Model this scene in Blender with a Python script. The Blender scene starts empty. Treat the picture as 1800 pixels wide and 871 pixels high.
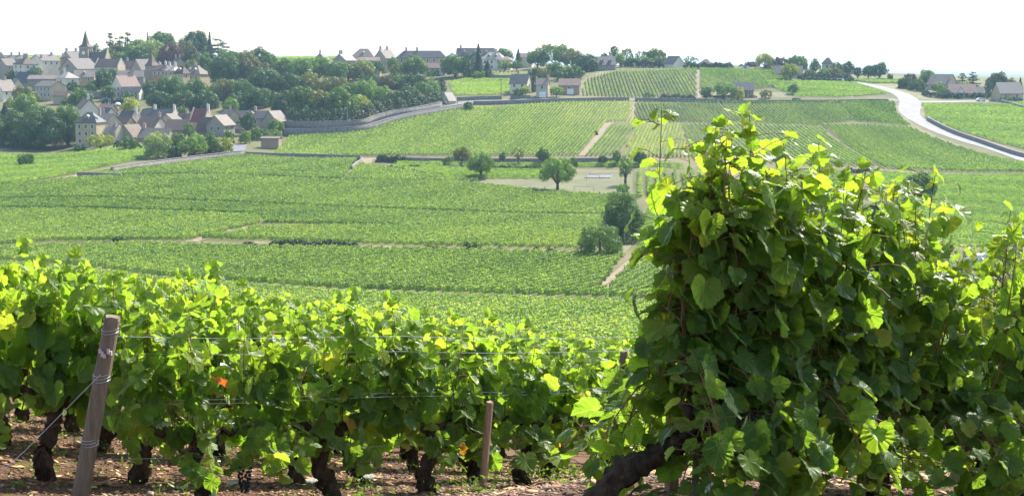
import bpy, math, random
import numpy as np
from mathutils import Vector, Matrix
S = bpy.context.scene
COL = S.collection
R = math.radians
rng = np.random.default_rng(7)
random.seed(7)

# ------------------------------------------------------------------ camera, sky, sun, exposure
FPX = 2473.0                      # focal length in pixels of the 1800 px wide photograph
PITCH = R(7.5)
cam_d = bpy.data.cameras.new('camera'); cam = bpy.data.objects.new('camera', cam_d); COL.objects.link(cam)
cam_d.sensor_width = 36.0; cam_d.lens = 36.0 * FPX / 1800.0
cam_d.clip_start = 0.1; cam_d.clip_end = 40000
cam.location = (0, 0, 0); cam.rotation_euler = (R(90) - PITCH, 0, 0)
S.camera = cam
SUN_AZ, SUN_EL = R(36), R(46)     # azimuth measured from straight ahead towards the right
W = bpy.data.worlds.new('World'); S.world = W; W.use_nodes = True
wn = W.node_tree.nodes; wl = W.node_tree.links; wn.clear()
sky = wn.new('ShaderNodeTexSky'); sky.sky_type = 'NISHITA'; sky.sun_disc = False
sky.sun_elevation = SUN_EL; sky.sun_rotation = SUN_AZ
sky.air_density = 1.0; sky.dust_density = 1.5; sky.ozone_density = 1.0
bg = wn.new('ShaderNodeBackground'); bg.inputs[1].default_value = 0.15
wo = wn.new('ShaderNodeOutputWorld'); wl.new(sky.outputs[0], bg.inputs[0]); wl.new(bg.outputs[0], wo.inputs[0])
sd = bpy.data.lights.new('sun', 'SUN'); sd.energy = 4.6; sd.angle = R(0.5); sd.color = (1.0, 0.955, 0.88)
sun = bpy.data.objects.new('sun', sd); COL.objects.link(sun)
SUN = Vector((math.sin(SUN_AZ) * math.cos(SUN_EL), math.cos(SUN_AZ) * math.cos(SUN_EL), math.sin(SUN_EL)))
sun.rotation_euler = SUN.to_track_quat('Z', 'Y').to_euler(); sun.location = (0, 0, 60)
S.view_settings.view_transform = 'Standard'; S.view_settings.look = 'None'
S.view_settings.exposure = 1.15; S.view_settings.gamma = 1.0; S.view_settings.use_curve_mapping = False
S.render.engine = 'CYCLES'
cy = S.cycles
cy.max_bounces = 12; cy.diffuse_bounces = 8; cy.transmission_bounces = 8; cy.glossy_bounces = 2; cy.volume_bounces = 1
cy.use_denoising = True
cy.caustics_reflective = False; cy.caustics_refractive = False

# ------------------------------------------------------------------ helpers
def tag(o, label=None, cat=None, group=None, kind=None):
    if label: o['label'] = label
    if cat: o['category'] = cat
    if group: o['group'] = group
    if kind: o['kind'] = kind
    return o

def empty(name, loc, rz=0.0):
    o = bpy.data.objects.new(name, None); COL.objects.link(o)
    o.location = loc; o.rotation_euler = (0, 0, rz); o.empty_display_size = 0.5
    return o

def raw_mesh(name, V, F, mats, tint=None, midx=None, uv=None, smooth=False):
    """V (n,3) array; F (m,3|4) int array."""
    me = bpy.data.meshes.new(name)
    V = np.ascontiguousarray(V, np.float32); F = np.ascontiguousarray(F, np.int32)
    m, k = F.shape
    me.vertices.add(len(V)); me.vertices.foreach_set('co', V.ravel())
    me.loops.add(m * k); me.loops.foreach_set('vertex_index', F.ravel())
    me.polygons.add(m); me.polygons.foreach_set('loop_start', np.arange(0, m * k, k, dtype=np.int32))
    me.polygons.foreach_set('loop_total', np.full(m, k, np.int32))
    for mt in (mats if isinstance(mats, (list, tuple)) else [mats]): me.materials.append(mt)
    if midx is not None: me.polygons.foreach_set('material_index', np.ascontiguousarray(midx, np.int32))
    if smooth: me.polygons.foreach_set('use_smooth', np.ones(m, bool))
    if tint is not None:
        a = me.attributes.new('tint', 'FLOAT', 'FACE'); a.data.foreach_set('value', np.ascontiguousarray(tint, np.float32))
    if uv is not None:
        l = me.uv_layers.new(name='leaf'); l.data.foreach_set('uv', np.ascontiguousarray(uv[F.ravel()], np.float32).ravel())
    me.update(calc_edges=True)
    return me

def link(name, me, parent=None):
    o = bpy.data.objects.new(name, me); COL.objects.link(o)
    if parent is not None: o.parent = parent
    return o

class MB:
    """collects solids that become ONE mesh object"""
    def __init__(s): s.v = []; s.f = []; s.m = []; s.mi = 0
    def add(s, vs, fs):
        b = len(s.v); s.v += [tuple(v) for v in vs]; s.f += [tuple(i + b for i in f) for f in fs]; s.m += [s.mi] * len(fs); return s
    def mat(s, i): s.mi = i; return s
    def box(s, x0, x1, y0, y1, z0, z1):
        v = [(x, y, z) for z in (z0, z1) for y in (y0, y1) for x in (x0, x1)]
        return s.add(v, [(0, 2, 3, 1), (4, 5, 7, 6), (0, 1, 5, 4), (2, 6, 7, 3), (0, 4, 6, 2), (1, 3, 7, 5)])
    def prism(s, poly, axis, a0, a1):
        """closed polygon (list of 2D) extruded along an axis: 'x' (y,z), 'y' (x,z), 'z' (x,y)"""
        n = len(poly)
        def p(q, a): return {'x': (a, q[0], q[1]), 'y': (q[0], a, q[1]), 'z': (q[0], q[1], a)}[axis]
        v = [p(q, a0) for q in poly] + [p(q, a1) for q in poly]
        return s.add(v, [tuple(range(n))[::-1], tuple(range(n, 2 * n))] + [(i, (i + 1) % n, n + (i + 1) % n, n + i) for i in range(n)])
    def tube(s, pts, rad, n=6, cap=True):
        pts = [Vector(p) for p in pts]; rad = rad if isinstance(rad, (list, tuple)) else [rad] * len(pts)
        vs = []; ref = Vector((0.31, 0.2, 0.93))
        for i, p in enumerate(pts):
            t = (pts[min(i + 1, len(pts) - 1)] - pts[max(i - 1, 0)]).normalized()
            a = t.cross(ref)
            if a.length < 0.05: a = t.cross(Vector((1, 0, 0)))
            a.normalize(); b = t.cross(a)
            for k in range(n):
                th = 2 * math.pi * k / n
                vs.append(p + (a * math.cos(th) + b * math.sin(th)) * rad[i])
        fs = [(i * n + k, i * n + (k + 1) % n, (i + 1) * n + (k + 1) % n, (i + 1) * n + k) for i in range(len(pts) - 1) for k in range(n)]
        if cap: fs += [tuple(range(n))[::-1], tuple(range((len(pts) - 1) * n, len(pts) * n))]
        return s.add(vs, fs)
    def cone(s, c, r0, r1, z0, z1, n=8, rot=0.0):
        return s.tube([(c[0], c[1], z0), (c[0], c[1], z1)], [r0, r1], n)
    def build(s, name, mats, parent=None, loc=None, smooth=False):
        me = bpy.data.meshes.new(name); me.from_pydata(s.v, [], s.f)
        for mt in (mats if isinstance(mats, (list, tuple)) else [mats]): me.materials.append(mt)
        if max(s.m, default=0): me.polygons.foreach_set('material_index', s.m)
        if smooth: me.polygons.foreach_set('use_smooth', [True] * len(s.f))
        o = link(name, me, parent)
        if loc is not None: o.location = loc
        return o

# ------------------------------------------------------------------ materials
def new_mat(name):
    m = bpy.data.materials.new(name); m.use_nodes = True
    nt = m.node_tree; nt.nodes.clear()
    out = nt.nodes.new('ShaderNodeOutputMaterial')
    return m, nt, out
def N(nt, t, **kw):
    n = nt.nodes.new(t)
    for k, v in kw.items():
        if k in n.inputs: n.inputs[k].default_value = v
        else: setattr(n, k, v)
    return n
def ramp(nt, stops, fac=None):
    r = nt.nodes.new('ShaderNodeValToRGB'); e = r.color_ramp.elements
    while len(e) < len(stops): e.new(0.5)
    for el, (p, c) in zip(e, stops): el.position = p; el.color = (*c, 1)
    if fac is not None: nt.links.new(fac, r.inputs[0])
    return r
def noise_col(nt, scale, stops, detail=4.0, coord='Object', stretch=None, rough=0.6):
    tc = N(nt, 'ShaderNodeTexCoord'); src = tc.outputs[coord]
    if stretch:
        mp = N(nt, 'ShaderNodeMapping'); mp.inputs['Scale'].default_value = stretch; nt.links.new(src, mp.inputs[0]); src = mp.outputs[0]
    nz = N(nt, 'ShaderNodeTexNoise'); nz.inputs['Scale'].default_value = scale; nz.inputs['Detail'].default_value = detail; nz.inputs['Roughness'].default_value = rough
    nt.links.new(src, nz.inputs['Vector'])
    return nz, ramp(nt, stops, nz.outputs['Fac'])
def solid(name, col, rough=0.8, var=0.25, scale=1.5, bump=0.0, stretch=None, spec=0.3, metal=0.0):
    m, nt, out = new_mat(name)
    lo = tuple(c * (1 - var) for c in col); hi = tuple(min(1, c * (1 + var)) for c in col)
    nz, rp = noise_col(nt, scale, [(0.3, lo), (0.7, hi)], stretch=stretch)
    p = N(nt, 'ShaderNodeBsdfPrincipled'); p.inputs['Roughness'].default_value = rough; p.inputs['Metallic'].default_value = metal
    p.inputs['Specular IOR Level'].default_value = spec
    nt.links.new(rp.outputs[0], p.inputs['Base Color'])
    if bump:
        b = N(nt, 'ShaderNodeBump'); b.inputs['Strength'].default_value = bump; b.inputs['Distance'].default_value = 0.05
        nt.links.new(nz.outputs['Fac'], b.inputs['Height']); nt.links.new(b.outputs[0], p.inputs['Normal'])
    nt.links.new(p.outputs[0], out.inputs[0])
    return m
def leafy(name, stops, transl=0.4, gloss=0.03, tcol=None):
    """foliage: per-face tint picks the colour; part of the light passes through"""
    m, nt, out = new_mat(name)
    at = N(nt, 'ShaderNodeAttribute'); at.attribute_name = 'tint'
    rp = ramp(nt, stops, at.outputs['Fac'])
    d = N(nt, 'ShaderNodeBsdfDiffuse'); t = N(nt, 'ShaderNodeBsdfTranslucent')
    nt.links.new(rp.outputs[0], d.inputs['Color'])
    mx = N(nt, 'ShaderNodeMix', data_type='RGBA', blend_type='MULTIPLY'); mx.inputs[0].default_value = 1.0
    nt.links.new(rp.outputs[0], mx.inputs[6]); mx.inputs[7].default_value = (*(tcol or (1.3, 1.25, 0.5)), 1)
    nt.links.new(mx.outputs[2], t.inputs['Color'])
    ms = N(nt, 'ShaderNodeMixShader'); ms.inputs[0].default_value = transl
    nt.links.new(d.outputs[0], ms.inputs[1]); nt.links.new(t.outputs[0], ms.inputs[2])
    g = N(nt, 'ShaderNodeBsdfGlossy'); g.inputs['Roughness'].default_value = 0.5; g.inputs['Color'].default_value = (1, 1, 1, 1)
    m2 = N(nt, 'ShaderNodeMixShader'); m2.inputs[0].default_value = gloss
    nt.links.new(ms.outputs[0], m2.inputs[1]); nt.links.new(g.outputs[0], m2.inputs[2])
    nt.links.new(m2.outputs[0], out.inputs[0])
    return m

# ------------------------------------------------------------------ terrain
CP, SP = math.cos(PITCH), math.sin(PITCH)
def ray(px, py):
    ux = (px - 900.0) / FPX; uy = -(py - 435.5) / FPX
    dy = CP + uy * SP; dz = -SP + uy * CP
    return ux / dy, dz / dy            # x/y and z/y
W0 = 8.0
_cp = []
def cpix(px, py, Y):
    u, t = ray(px, py); _cp.append((u * Y, Y, t * Y))
def cxyz(x, y, z): _cp.append((x, y, z))
for q in [  # pixel column, pixel row, distance ahead in metres
    (-300, 470, 215), (100, 468, 222), (300, 493, 205), (600, 512, 197), (900, 523, 190), (1150, 530, 185), (1500, 525, 188), (1800, 520, 190), (2200, 520, 190),
    (300, 540, 160), (600, 566, 142), (900, 592, 132), (1100, 612, 120), (1500, 625, 118), (1800, 625, 118),
    (-300, 410, 285), (200, 405, 290), (630, 438, 262), (1095, 452, 250), (1500, 440, 255), (1800, 430, 260), (2200, 430, 260),
    (-300, 345, 385), (0, 332, 395), (150, 305, 420), (560, 345, 372), (900, 345, 385), (1130, 345, 385), (1500, 375, 335), (1800, 385, 325), (2200, 385, 325),
    (-300, 275, 520), (0, 282, 495), (300, 284, 462), (430, 268, 498), (640, 279, 480), (870, 300, 440), (990, 333, 400), (1120, 300, 428), (1150, 283, 450), (1500, 299, 432), (1800, 309, 415), (2200, 315, 410),
    (-300, 265, 548), (100, 268, 540), (210, 255, 530), (330, 262, 515), (500, 262, 520), (520, 238, 552), (640, 222, 566), (790, 186, 622), (830, 181, 635), (1000, 176, 640), (1170, 179, 645), (1400, 180, 635), (1570, 178, 630), (1600, 200, 606), (1650, 230, 570), (1800, 276, 500), (2200, 330, 420),
    (860, 235, 545), (1110, 220, 565), (1300, 225, 555), (1500, 240, 535),
    (-300, 215, 610), (50, 215, 615), (300, 215, 600), (430, 215, 595), (560, 205, 590), (700, 190, 608), (1700, 180, 640), (1900, 180, 640), (2200, 180, 640),
    (-300, 165, 720), (60, 165, 715), (250, 160, 715), (450, 160, 690), (620, 158, 690), (750, 152, 700), (890, 148, 700), (1080, 158, 680), (1300, 160, 675), (1480, 165, 660),
    (-300, 138, 830), (100, 138, 830), (330, 138, 800), (560, 132, 780), (800, 128, 760), (950, 124, 760), (1060, 121, 750), (1200, 120, 752), (1340, 122, 745), (1440, 143, 705), (1500, 147, 705), (1640, 163, 680), (1800, 166, 680), (2200, 166, 680),
    (-300, 100, 1100), (100, 99, 1100), (350, 101, 1080), (600, 101, 1000), (760, 110, 900), (1000, 117, 850), (1200, 117.5, 800), (1420, 136, 760), (1560, 138, 770), (1700, 160, 730), (2200, 166, 720),
    ]: cpix(*q)
for px in (-300, 300, 800, 1300, 1800, 2300):
    cpix(px, 108 if px < 800 else (122 if px < 1400 else 142), 1400)
    cpix(px, 133, 3200); cpix(px, 125, 15000); cpix(px, 128, 7000)
# the slope near the camera
for q in [(0, -60, 9), (-30, -50, 9), (30, -50, 7), (0, -20, 1.2), (-15, -15, 1.6), (15, -15, -0.3), (0, -6, -0.9), (0, 0, -1.5), (-5, 0, -1.35), (5, 0, -1.95), (9, 0, -2.6), (-9, 0, -1.25),
          (0.53, 5.2, -1.68), (2.16, 6.36, -2.05), (4.6, 8.1, -2.65), (-2.5, 5.2, -1.95), (-5, 6.5, -2.1),
          (-2.9, 8.0, -2.62), (-1.45, 8.8, -2.82), (-0.2, 9.66, -3.0), (1.8, 11.2, -3.35), (4.2, 12.8, -3.85), (-6, 6.2, -2.2), (8, 15.5, -4.9),
          (-3.7, 10.3, -2.85), (-1.25, 10.15, -3.12), (0.9, 12, -3.6), (-6, 12, -3.2), (3, 15, -4.5), (-3, 14, -3.7), (10, 11, -4.3),
          (0, 22, -6.2), (-8, 22, -5.6), (10, 22, -6.9), (0, 40, -11.0), (-14, 40, -9.8), (16, 40, -11.6), (0, 75, -18.8), (-26, 75, -16.8), (28, 75, -19.2), (45, 75, -19.2), (-45, 75, -16)]: cxyz(*q)
_c = np.array(_cp)
def warp(x, y):
    w = np.sqrt(y * y + W0 * W0)
    return x / w, np.arcsinh(y / W0), w
_u, _s, _w = warp(_c[:, 0], _c[:, 1]); _P = np.stack([_u * 4.0, _s * 1.5], 1); _t = _c[:, 2] / _w
def _kern(d2): return 0.5 * d2 * np.log(np.maximum(d2, 1e-12))
_n = len(_P)
_K = _kern(((_P[:, None] - _P[None]) ** 2).sum(-1)) + np.eye(_n) * 1e-3
_A = np.zeros((_n + 3, _n + 3)); _A[:_n, :_n] = _K; _A[:_n, _n] = 1; _A[:_n, _n + 1:] = _P; _A[_n:, :_n] = _A[:_n, _n:].T
_sol = np.linalg.solve(_A, np.concatenate([_t, np.zeros(3)]))
GU = np.linspace(-1.3, 1.3, 261); GS = np.linspace(math.asinh(-60 / W0), math.asinh(15000 / W0), 460)
_gu, _gs = np.meshgrid(GU, GS)
_Q = np.stack([_gu.ravel() * 4.0, _gs.ravel() * 1.5], 1); _T = np.zeros(len(_Q))
for a in range(0, len(_Q), 20000):
    q = _Q[a:a + 20000]
    _T[a:a + 20000] = _kern(((q[:, None] - _P[None]) ** 2).sum(-1)) @ _sol[:_n] + _sol[_n] + q @ _sol[_n + 1:]
GT = _T.reshape(len(GS), len(GU))
def ground(x, y):
    """height of the terrain at x, y (arrays or floats)"""
    x = np.asarray(x, float); y = np.asarray(y, float)
    u, s, w = warp(x, y)
    fu = np.clip((u - GU[0]) / (GU[1] - GU[0]), 0, len(GU) - 1.001); fs = np.clip((s - GS[0]) / (GS[1] - GS[0]), 0, len(GS) - 1.001)
    i = fu.astype(int); j = fs.astype(int); a = fu - i; b = fs - j
    t = GT[j, i] * (1 - a) * (1 - b) + GT[j, i + 1] * a * (1 - b) + GT[j + 1, i] * (1 - a) * b + GT[j + 1, i + 1] * a * b
    return t * w
def gz(x, y): return float(ground(x, y))
_ys = np.geomspace(25, 14000, 1500)
def P(px, py, y0=100.0):
    """where the sight line through a pixel of the photograph meets the ground"""
    u, t = ray(px, py)
    ys = _ys[_ys >= y0]; d = ground(u * ys, ys) - t * ys
    k = np.nonzero(d > 0)[0]
    if len(k) == 0: raise ValueError('no ground at %s %s' % (px, py))
    k = k[0]
    if k == 0: Y = ys[0]
    else: Y = ys[k - 1] + (ys[k] - ys[k - 1]) * (-d[k - 1]) / (d[k] - d[k - 1])
    return Vector((u * Y, Y, gz(u * Y, Y)))
def at(px, py, Y):
    u, t = ray(px, py); return Vector((u * Y, Y, t * Y))

_yy = W0 * np.sinh(_gs); _ww = np.sqrt(_yy ** 2 + W0 ** 2)
_V = np.stack([_gu * _ww, _yy, GT * _ww], -1).reshape(-1, 3)
_nu = len(GU); _ii, _jj = np.meshgrid(np.arange(_nu - 1), np.arange(len(GS) - 1)); _b = (_jj * _nu + _ii).ravel()
_F = np.stack([_b, _b + 1, _b + 1 + _nu, _b + _nu], 1)

def ground_mat():
    m, nt, out = new_mat('ground')
    # stony brown earth near, dry grass elsewhere: two noises mixed by position
    n1, soil = noise_col(nt, 9.0, [(0.25, (0.06, 0.032, 0.019)), (0.5, (0.145, 0.082, 0.048)), (0.78, (0.26, 0.16, 0.10))], detail=9, rough=0.75)
    n2, grass = noise_col(nt, 0.05, [(0.3, (0.095, 0.11, 0.042)), (0.55, (0.155, 0.14, 0.07)), (0.78, (0.20, 0.165, 0.095))], detail=8)
    tc = N(nt, 'ShaderNodeTexCoord'); sx = N(nt, 'ShaderNodeSeparateXYZ'); nt.links.new(tc.outputs['Object'], sx.inputs[0])
    mr = N(nt, 'ShaderNodeMapRange'); mr.inputs[1].default_value = 60; mr.inputs[2].default_value = 110; nt.links.new(sx.outputs['Y'], mr.inputs[0])
    mx = N(nt, 'ShaderNodeMix', data_type='RGBA'); nt.links.new(mr.outputs[0], mx.inputs[0]); nt.links.new(soil.outputs[0], mx.inputs[6]); nt.links.new(grass.outputs[0], mx.inputs[7])
    p = N(nt, 'ShaderNodeBsdfPrincipled'); p.inputs['Roughness'].default_value = 0.95; p.inputs['Specular IOR Level'].default_value = 0.1
    nt.links.new(mx.outputs[2], p.inputs['Base Color'])
    b = N(nt, 'ShaderNodeBump'); b.inputs['Strength'].default_value = 0.9; b.inputs['Distance'].default_value = 0.06
    nt.links.new(n1.outputs['Fac'], b.inputs['Height']); nt.links.new(b.outputs[0], p.inputs['Normal'])
    nt.links.new(p.outputs[0], out.inputs[0]); return m
MAT_GROUND = ground_mat()
tag(link('ground', raw_mesh('ground', _V, _F, MAT_GROUND, smooth=True)), kind='structure')

# ------------------------------------------------------------------ haze: the air over the valley
def haze_mat():
    m, nt, out = new_mat('haze')
    v = N(nt, 'ShaderNodeVolumePrincipled'); v.inputs['Color'].default_value = (0.48, 0.74, 1.0, 1)
    v.inputs['Density'].default_value = HAZE; v.inputs['Anisotropy'].default_value = 0.25
    nt.links.new(v.outputs[0], out.inputs['Volume']); return m
HAZE = 0.0001
_hb = MB().box(-21000, 21000, -90, 15500, float(_V[:, 2].min()) - 1, max(40.0, float(_V[:, 2].max()) + 1))
_h = _hb.build('haze', haze_mat()); tag(_h, kind='stuff')
# ------------------------------------------------------------------ fields of vines
def in_poly(x, y, poly):
    c = np.zeros(x.shape, bool); n = len(poly); j = n - 1
    for i in range(n):
        xi, yi = poly[i]; xj, yj = poly[j]
        if yi != yj:
            c ^= ((yi > y) != (yj > y)) & (x < (xj - xi) * (y - yi) / (yj - yi) + xi)
        j = i
    return c
def quads(C, nrm, size, asp=1.0, roll=None):
    """square leaf clumps: centres C, normals nrm, half sizes -> verts, faces"""
    n = len(C)
    nrm = nrm / np.maximum(np.linalg.norm(nrm, axis=1, keepdims=True), 1e-6)
    a = np.cross(nrm, rng.normal(size=(n, 3))); a /= np.maximum(np.linalg.norm(a, axis=1, keepdims=True), 1e-6)
    b = np.cross(nrm, a); h = (size * 0.5)[:, None]
    k = rng.uniform(0.6, 1.25, (4, n, 1))
    V = np.stack([C + (a * k[0] * asp) * h, C + b * k[1] * h, C - (a * k[2] * asp) * h, C - b * k[3] * h], 1).reshape(-1, 3)
    return V, np.arange(4 * n).reshape(n, 4)

FIELD_STOPS = [(0.0, (0.045, 0.10, 0.032)), (0.35, (0.135, 0.24, 0.066)), (0.7, (0.265, 0.385, 0.10)), (0.92, (0.38, 0.47, 0.125)), (1.0, (0.48, 0.43, 0.15))]
MAT_FIELD = leafy('vine_rows', FIELD_STOPS, transl=0.55)
def pxpoly(pts): return [tuple(P(*p)[:2]) if not isinstance(p, Vector) else tuple(p[:2]) for p in pts]
def vineyard(label, pts, d0, d1, spacing=1.45, tint=0.45, dens=1.0, height=1.2, miss=0.02, wid=0.13, young=False):
    """one parcel of trained vines; d0-d1 give the direction of its rows"""
    poly = pxpoly(pts); a = P(*d0); b = P(*d1)
    d = np.array([b.x - a.x, b.y - a.y]); d /= np.linalg.norm(d); e = np.array([-d[1], d[0]])
    A = np.array(poly); la = A @ d; le = A @ e
    step = 1.0
    rows = np.arange(math.floor(le.min() / spacing), math.ceil(le.max() / spacing) + 1)
    ks = np.arange(math.floor(la.min()), math.ceil(la.max()) + 1, step)
    rr, kk = np.meshgrid(rows, ks, indexing='ij'); rr = rr.ravel(); kk = kk.ravel()
    X = kk * d[0] + rr * spacing * e[0]; Y = kk * d[1] + rr * spacing * e[1]
    ok = in_poly(X, Y, poly) & (rng.random(len(X)) > miss)
    X, Y, rr, kk = X[ok], Y[ok], rr[ok], kk[ok]
    if len(X) == 0: print('EMPTY', label); return
    ym = float(np.median(Y))
    sz = max(0.21, 0.00068 * ym)
    n = max(5, int(dens * 1.5 / (sz * sz)))
    vr = 0.16 * np.sin(rr * 12.9898) + 0.13 * np.sin(rr * 78.233 + kk * 0.05)       # each row a little different
    pat = 0.05 * np.sin(X * 0.031 + 1.3) * np.sin(Y * 0.023) + 0.03 * np.sin(X * 0.11 + Y * 0.07)
    vt = tint + 0.04 + vr * 0.35 + pat + rng.normal(0, 0.08, len(X))
    hh = height * (1 + rng.normal(0, 0.035, len(X)))
    m = len(X)
    al = rng.uniform(-0.55, 0.55, (m, n)); ac = rng.normal(0, wid, (m, n)); hz = 0.3 + 0.7 * rng.random((m, n)) ** 0.5
    cx = X[:, None] + al * d[0] + ac * e[0]; cyy = Y[:, None] + al * d[1] + ac * e[1]
    cz = ground(X, Y)[:, None] + hz * hh[:, None]
    C = np.stack([cx, cyy, cz], -1).reshape(-1, 3)
    nr = rng.normal(size=C.shape) + np.array([0, 0, 0.9])
    V, F = quads(C, nr, sz * rng.uniform(0.7, 1.3, len(C)))
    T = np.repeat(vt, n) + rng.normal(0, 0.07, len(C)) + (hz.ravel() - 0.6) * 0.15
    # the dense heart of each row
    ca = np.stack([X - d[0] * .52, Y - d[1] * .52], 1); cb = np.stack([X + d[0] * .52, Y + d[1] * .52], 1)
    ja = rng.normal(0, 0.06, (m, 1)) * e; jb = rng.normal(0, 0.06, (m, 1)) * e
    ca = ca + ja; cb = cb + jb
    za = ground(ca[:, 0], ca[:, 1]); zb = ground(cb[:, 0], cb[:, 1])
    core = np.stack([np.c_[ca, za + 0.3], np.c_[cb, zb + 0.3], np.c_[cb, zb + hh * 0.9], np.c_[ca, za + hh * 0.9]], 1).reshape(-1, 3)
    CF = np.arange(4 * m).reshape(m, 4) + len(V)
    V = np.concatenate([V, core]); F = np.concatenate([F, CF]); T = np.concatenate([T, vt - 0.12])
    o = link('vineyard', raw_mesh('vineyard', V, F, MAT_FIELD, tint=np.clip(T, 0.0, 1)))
    tag(o, label, 'vineyard', 'vine parcels in the valley', 'stuff')
    vineyard.total = getattr(vineyard, 'total', 0) + len(F)
    return o

vineyard('nearest parcel of vines in the valley, below the terrace edge and behind the foreground rows',
    [(-60, 466), (100, 475), (300, 499), (600, 521), (900, 532.5), (1150, 539), (1500, 535), (1830, 531), (1830, 645), (1500, 650), (1100, 640), (900, 625), (600, 600), (300, 575), (-60, 545)], (900, 490), (1000, 467), tint=0.62, spacing=1.6, wid=0.12)
vineyard('terraced green parcel ending in a raised edge of leafy vines beside the short dirt track',
    [(-60, 448), (90, 437), (250, 433), (420, 439), (640, 442), (860, 445), (1095, 453), (1052, 512), (1146, 524), (1146, 530), (900, 523), (600, 512), (300, 491), (100, 467), (-60, 459)], (900, 490), (1000, 467), tint=0.54, spacing=1.9, wid=0.11, height=1.3)
vineyard('small strip of vines right of the short dirt track, by the tall foreground vine',
    [(1115, 458), (1500, 445), (1830, 435), (1830, 518), (1500, 522), (1150, 526), (1070, 508)], (1150, 500), (1200, 470), tint=0.48)
vineyard('bright yellow green parcel between the dark hedge bank and the faint dirt strip',
    [(460, 404), (640, 402), (860, 406), (1050, 410), (1012, 440), (860, 437), (640, 432), (440, 425), (350, 422)], (900, 490), (1000, 467), tint=0.62, spacing=1.8, wid=0.11, height=1.3)
vineyard('wide parcel left of the faint dirt strip, its lower edge shaded',
    [(-60, 372), (250, 376), (455, 383), (455, 396), (330, 424), (90, 426), (-60, 438)], (900, 490), (1000, 467), tint=0.6)
vineyard('pale bluish green band of vines across the valley floor',
    [(-60, 356), (300, 358), (640, 372), (1060, 384), (1055, 408), (640, 399), (460, 395), (460, 380), (250, 373), (-60, 369)], (900, 490), (1000, 467), tint=0.45)
vineyard('bright green band of vines in front of the sports field and walnut trees',
    [(-60, 338), (130, 316), (210, 313), (420, 312), (600, 320), (800, 322), (1000, 342), (1130, 347), (1060, 380), (640, 369), (300, 355), (-60, 353)], (900, 490), (1000, 467), tint=0.5)
vineyard('parcel inside the stone walls below the village road',
    [(140, 311), (300, 292), (430, 275), (628, 281), (600, 317), (420, 310), (210, 311)], (900, 490), (1000, 467), tint=0.47)
vineyard('parcel right of the pale curving track, in front of the walnut tree on the left',
    [(650, 292), (760, 312), (850, 321), (800, 321), (604, 318), (632, 290)], (900, 490), (1000, 467), tint=0.58)
vineyard('vines left of the village road with a round bush standing in them',
    [(-60, 285), (60, 286), (260, 266), (290, 271), (130, 306), (0, 328), (-60, 334)], (0, 300), (160, 292), tint=0.5)
vineyard('thin strip of vines at the foot of the great dark trees',
    [(-60, 275), (120, 271), (220, 264), (258, 263), (60, 282), (-60, 283)], (60, 276), (200, 270), tint=0.55)
vineyard('large bright parcel below the walled road in front of the wood',
    [(480, 272), (508, 242), (640, 233), (700, 208), (830, 191), (950, 184), (1112, 180), (1112, 214), (1066, 216), (1018, 274), (650, 275)], (860, 240), (905, 200), tint=0.58, spacing=1.35)
vineyard('narrow parcel between the stepped dirt path and the field of pale rows',
    [(1072, 219), (1112, 219), (1090, 274), (1030, 275)], (1045, 270), (1085, 222), tint=0.5, spacing=1.6)
vineyard('pale parcel under the dirt path, left of the tall foreground vine',
    [(1116, 220), (1195, 220), (1215, 277), (1096, 277)], (1140, 272), (1160, 222), tint=0.66, spacing=1.3)
vineyard('dark striped parcel just below the long stone wall, behind the tall vine tip',
    [(1117, 181), (1262, 181), (1300, 215), (1115, 214)], (1200, 213), (1180, 183), tint=0.27, spacing=1.6, dens=0.9)
vineyard('striped parcel in the middle of the hillside below the stone wall',
    [(1266, 181), (1470, 181), (1502, 212), (1440, 222), (1300, 216)], (1380, 216), (1340, 184), tint=0.35, spacing=1.5)
vineyard('steep striped parcel with dark gaps right of the tall vine tip',
    [(1200, 219), (1300, 219), (1440, 225), (1545, 296), (1216, 281)], (1400, 280), (1330, 225), tint=0.42, spacing=1.7, dens=0.9)
vineyard('striped parcel left of the white road, below the road junction',
    [(1474, 181), (1572, 181), (1576, 200), (1600, 222), (1505, 214)], (1560, 212), (1490, 184), tint=0.3, spacing=1.5)
vineyard('broad parcel along the left edge of the white road',
    [(1444, 221), (1604, 226), (1690, 262), (1830, 292), (1830, 305), (1550, 296)], (1650, 290), (1540, 228), tint=0.42, spacing=1.5)
vineyard('green parcel enclosed by the bend of the white road, at right',
    [(1622, 184), (1840, 184), (1840, 270), (1760, 252), (1680, 228), (1628, 207)], (1640, 200), (1780, 205), tint=0.48, spacing=1.4)
vineyard('small corner parcel beyond the little lane at the right edge',
    [(1775, 182), (1850, 182), (1850, 199), (1800, 193)], (1790, 186), (1830, 188), tint=0.4, spacing=1.4)
vineyard('broad parcel below the valley track on the right',
    [(1540, 305), (1830, 313), (1830, 430), (1480, 440), (1480, 375), (1600, 350), (1510, 316)], (1560, 345), (1800, 360), tint=0.46)
vineyard('short upright rows of vines beside the sports field',
    [(1116, 303), (1240, 303), (1300, 345), (1113, 345)], (1130, 343), (1130, 304), tint=0.5, spacing=2.6, dens=1.6, height=1.5, wid=0.3)
vineyard('strip of vines between the walnut trees and the sports field',
    [(690, 290), (830, 300), (970, 302), (970, 314), (830, 315), (740, 308)], (700, 298), (960, 310), tint=0.5)
vineyard('low strip of vines behind the walnut trees',
    [(700, 288), (1200, 292), (1200, 297), (700, 290)], (760, 289), (1100, 294), tint=0.55)
vineyard('striped hilltop parcel above the wall, right of the pink barn',
    [(1022, 164), (1030, 140), (1084, 126), (1190, 122), (1225, 122), (1226, 170), (1022, 168)], (1150, 168), (1130, 126), tint=0.36, spacing=1.75, dens=0.9, wid=0.17)
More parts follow.
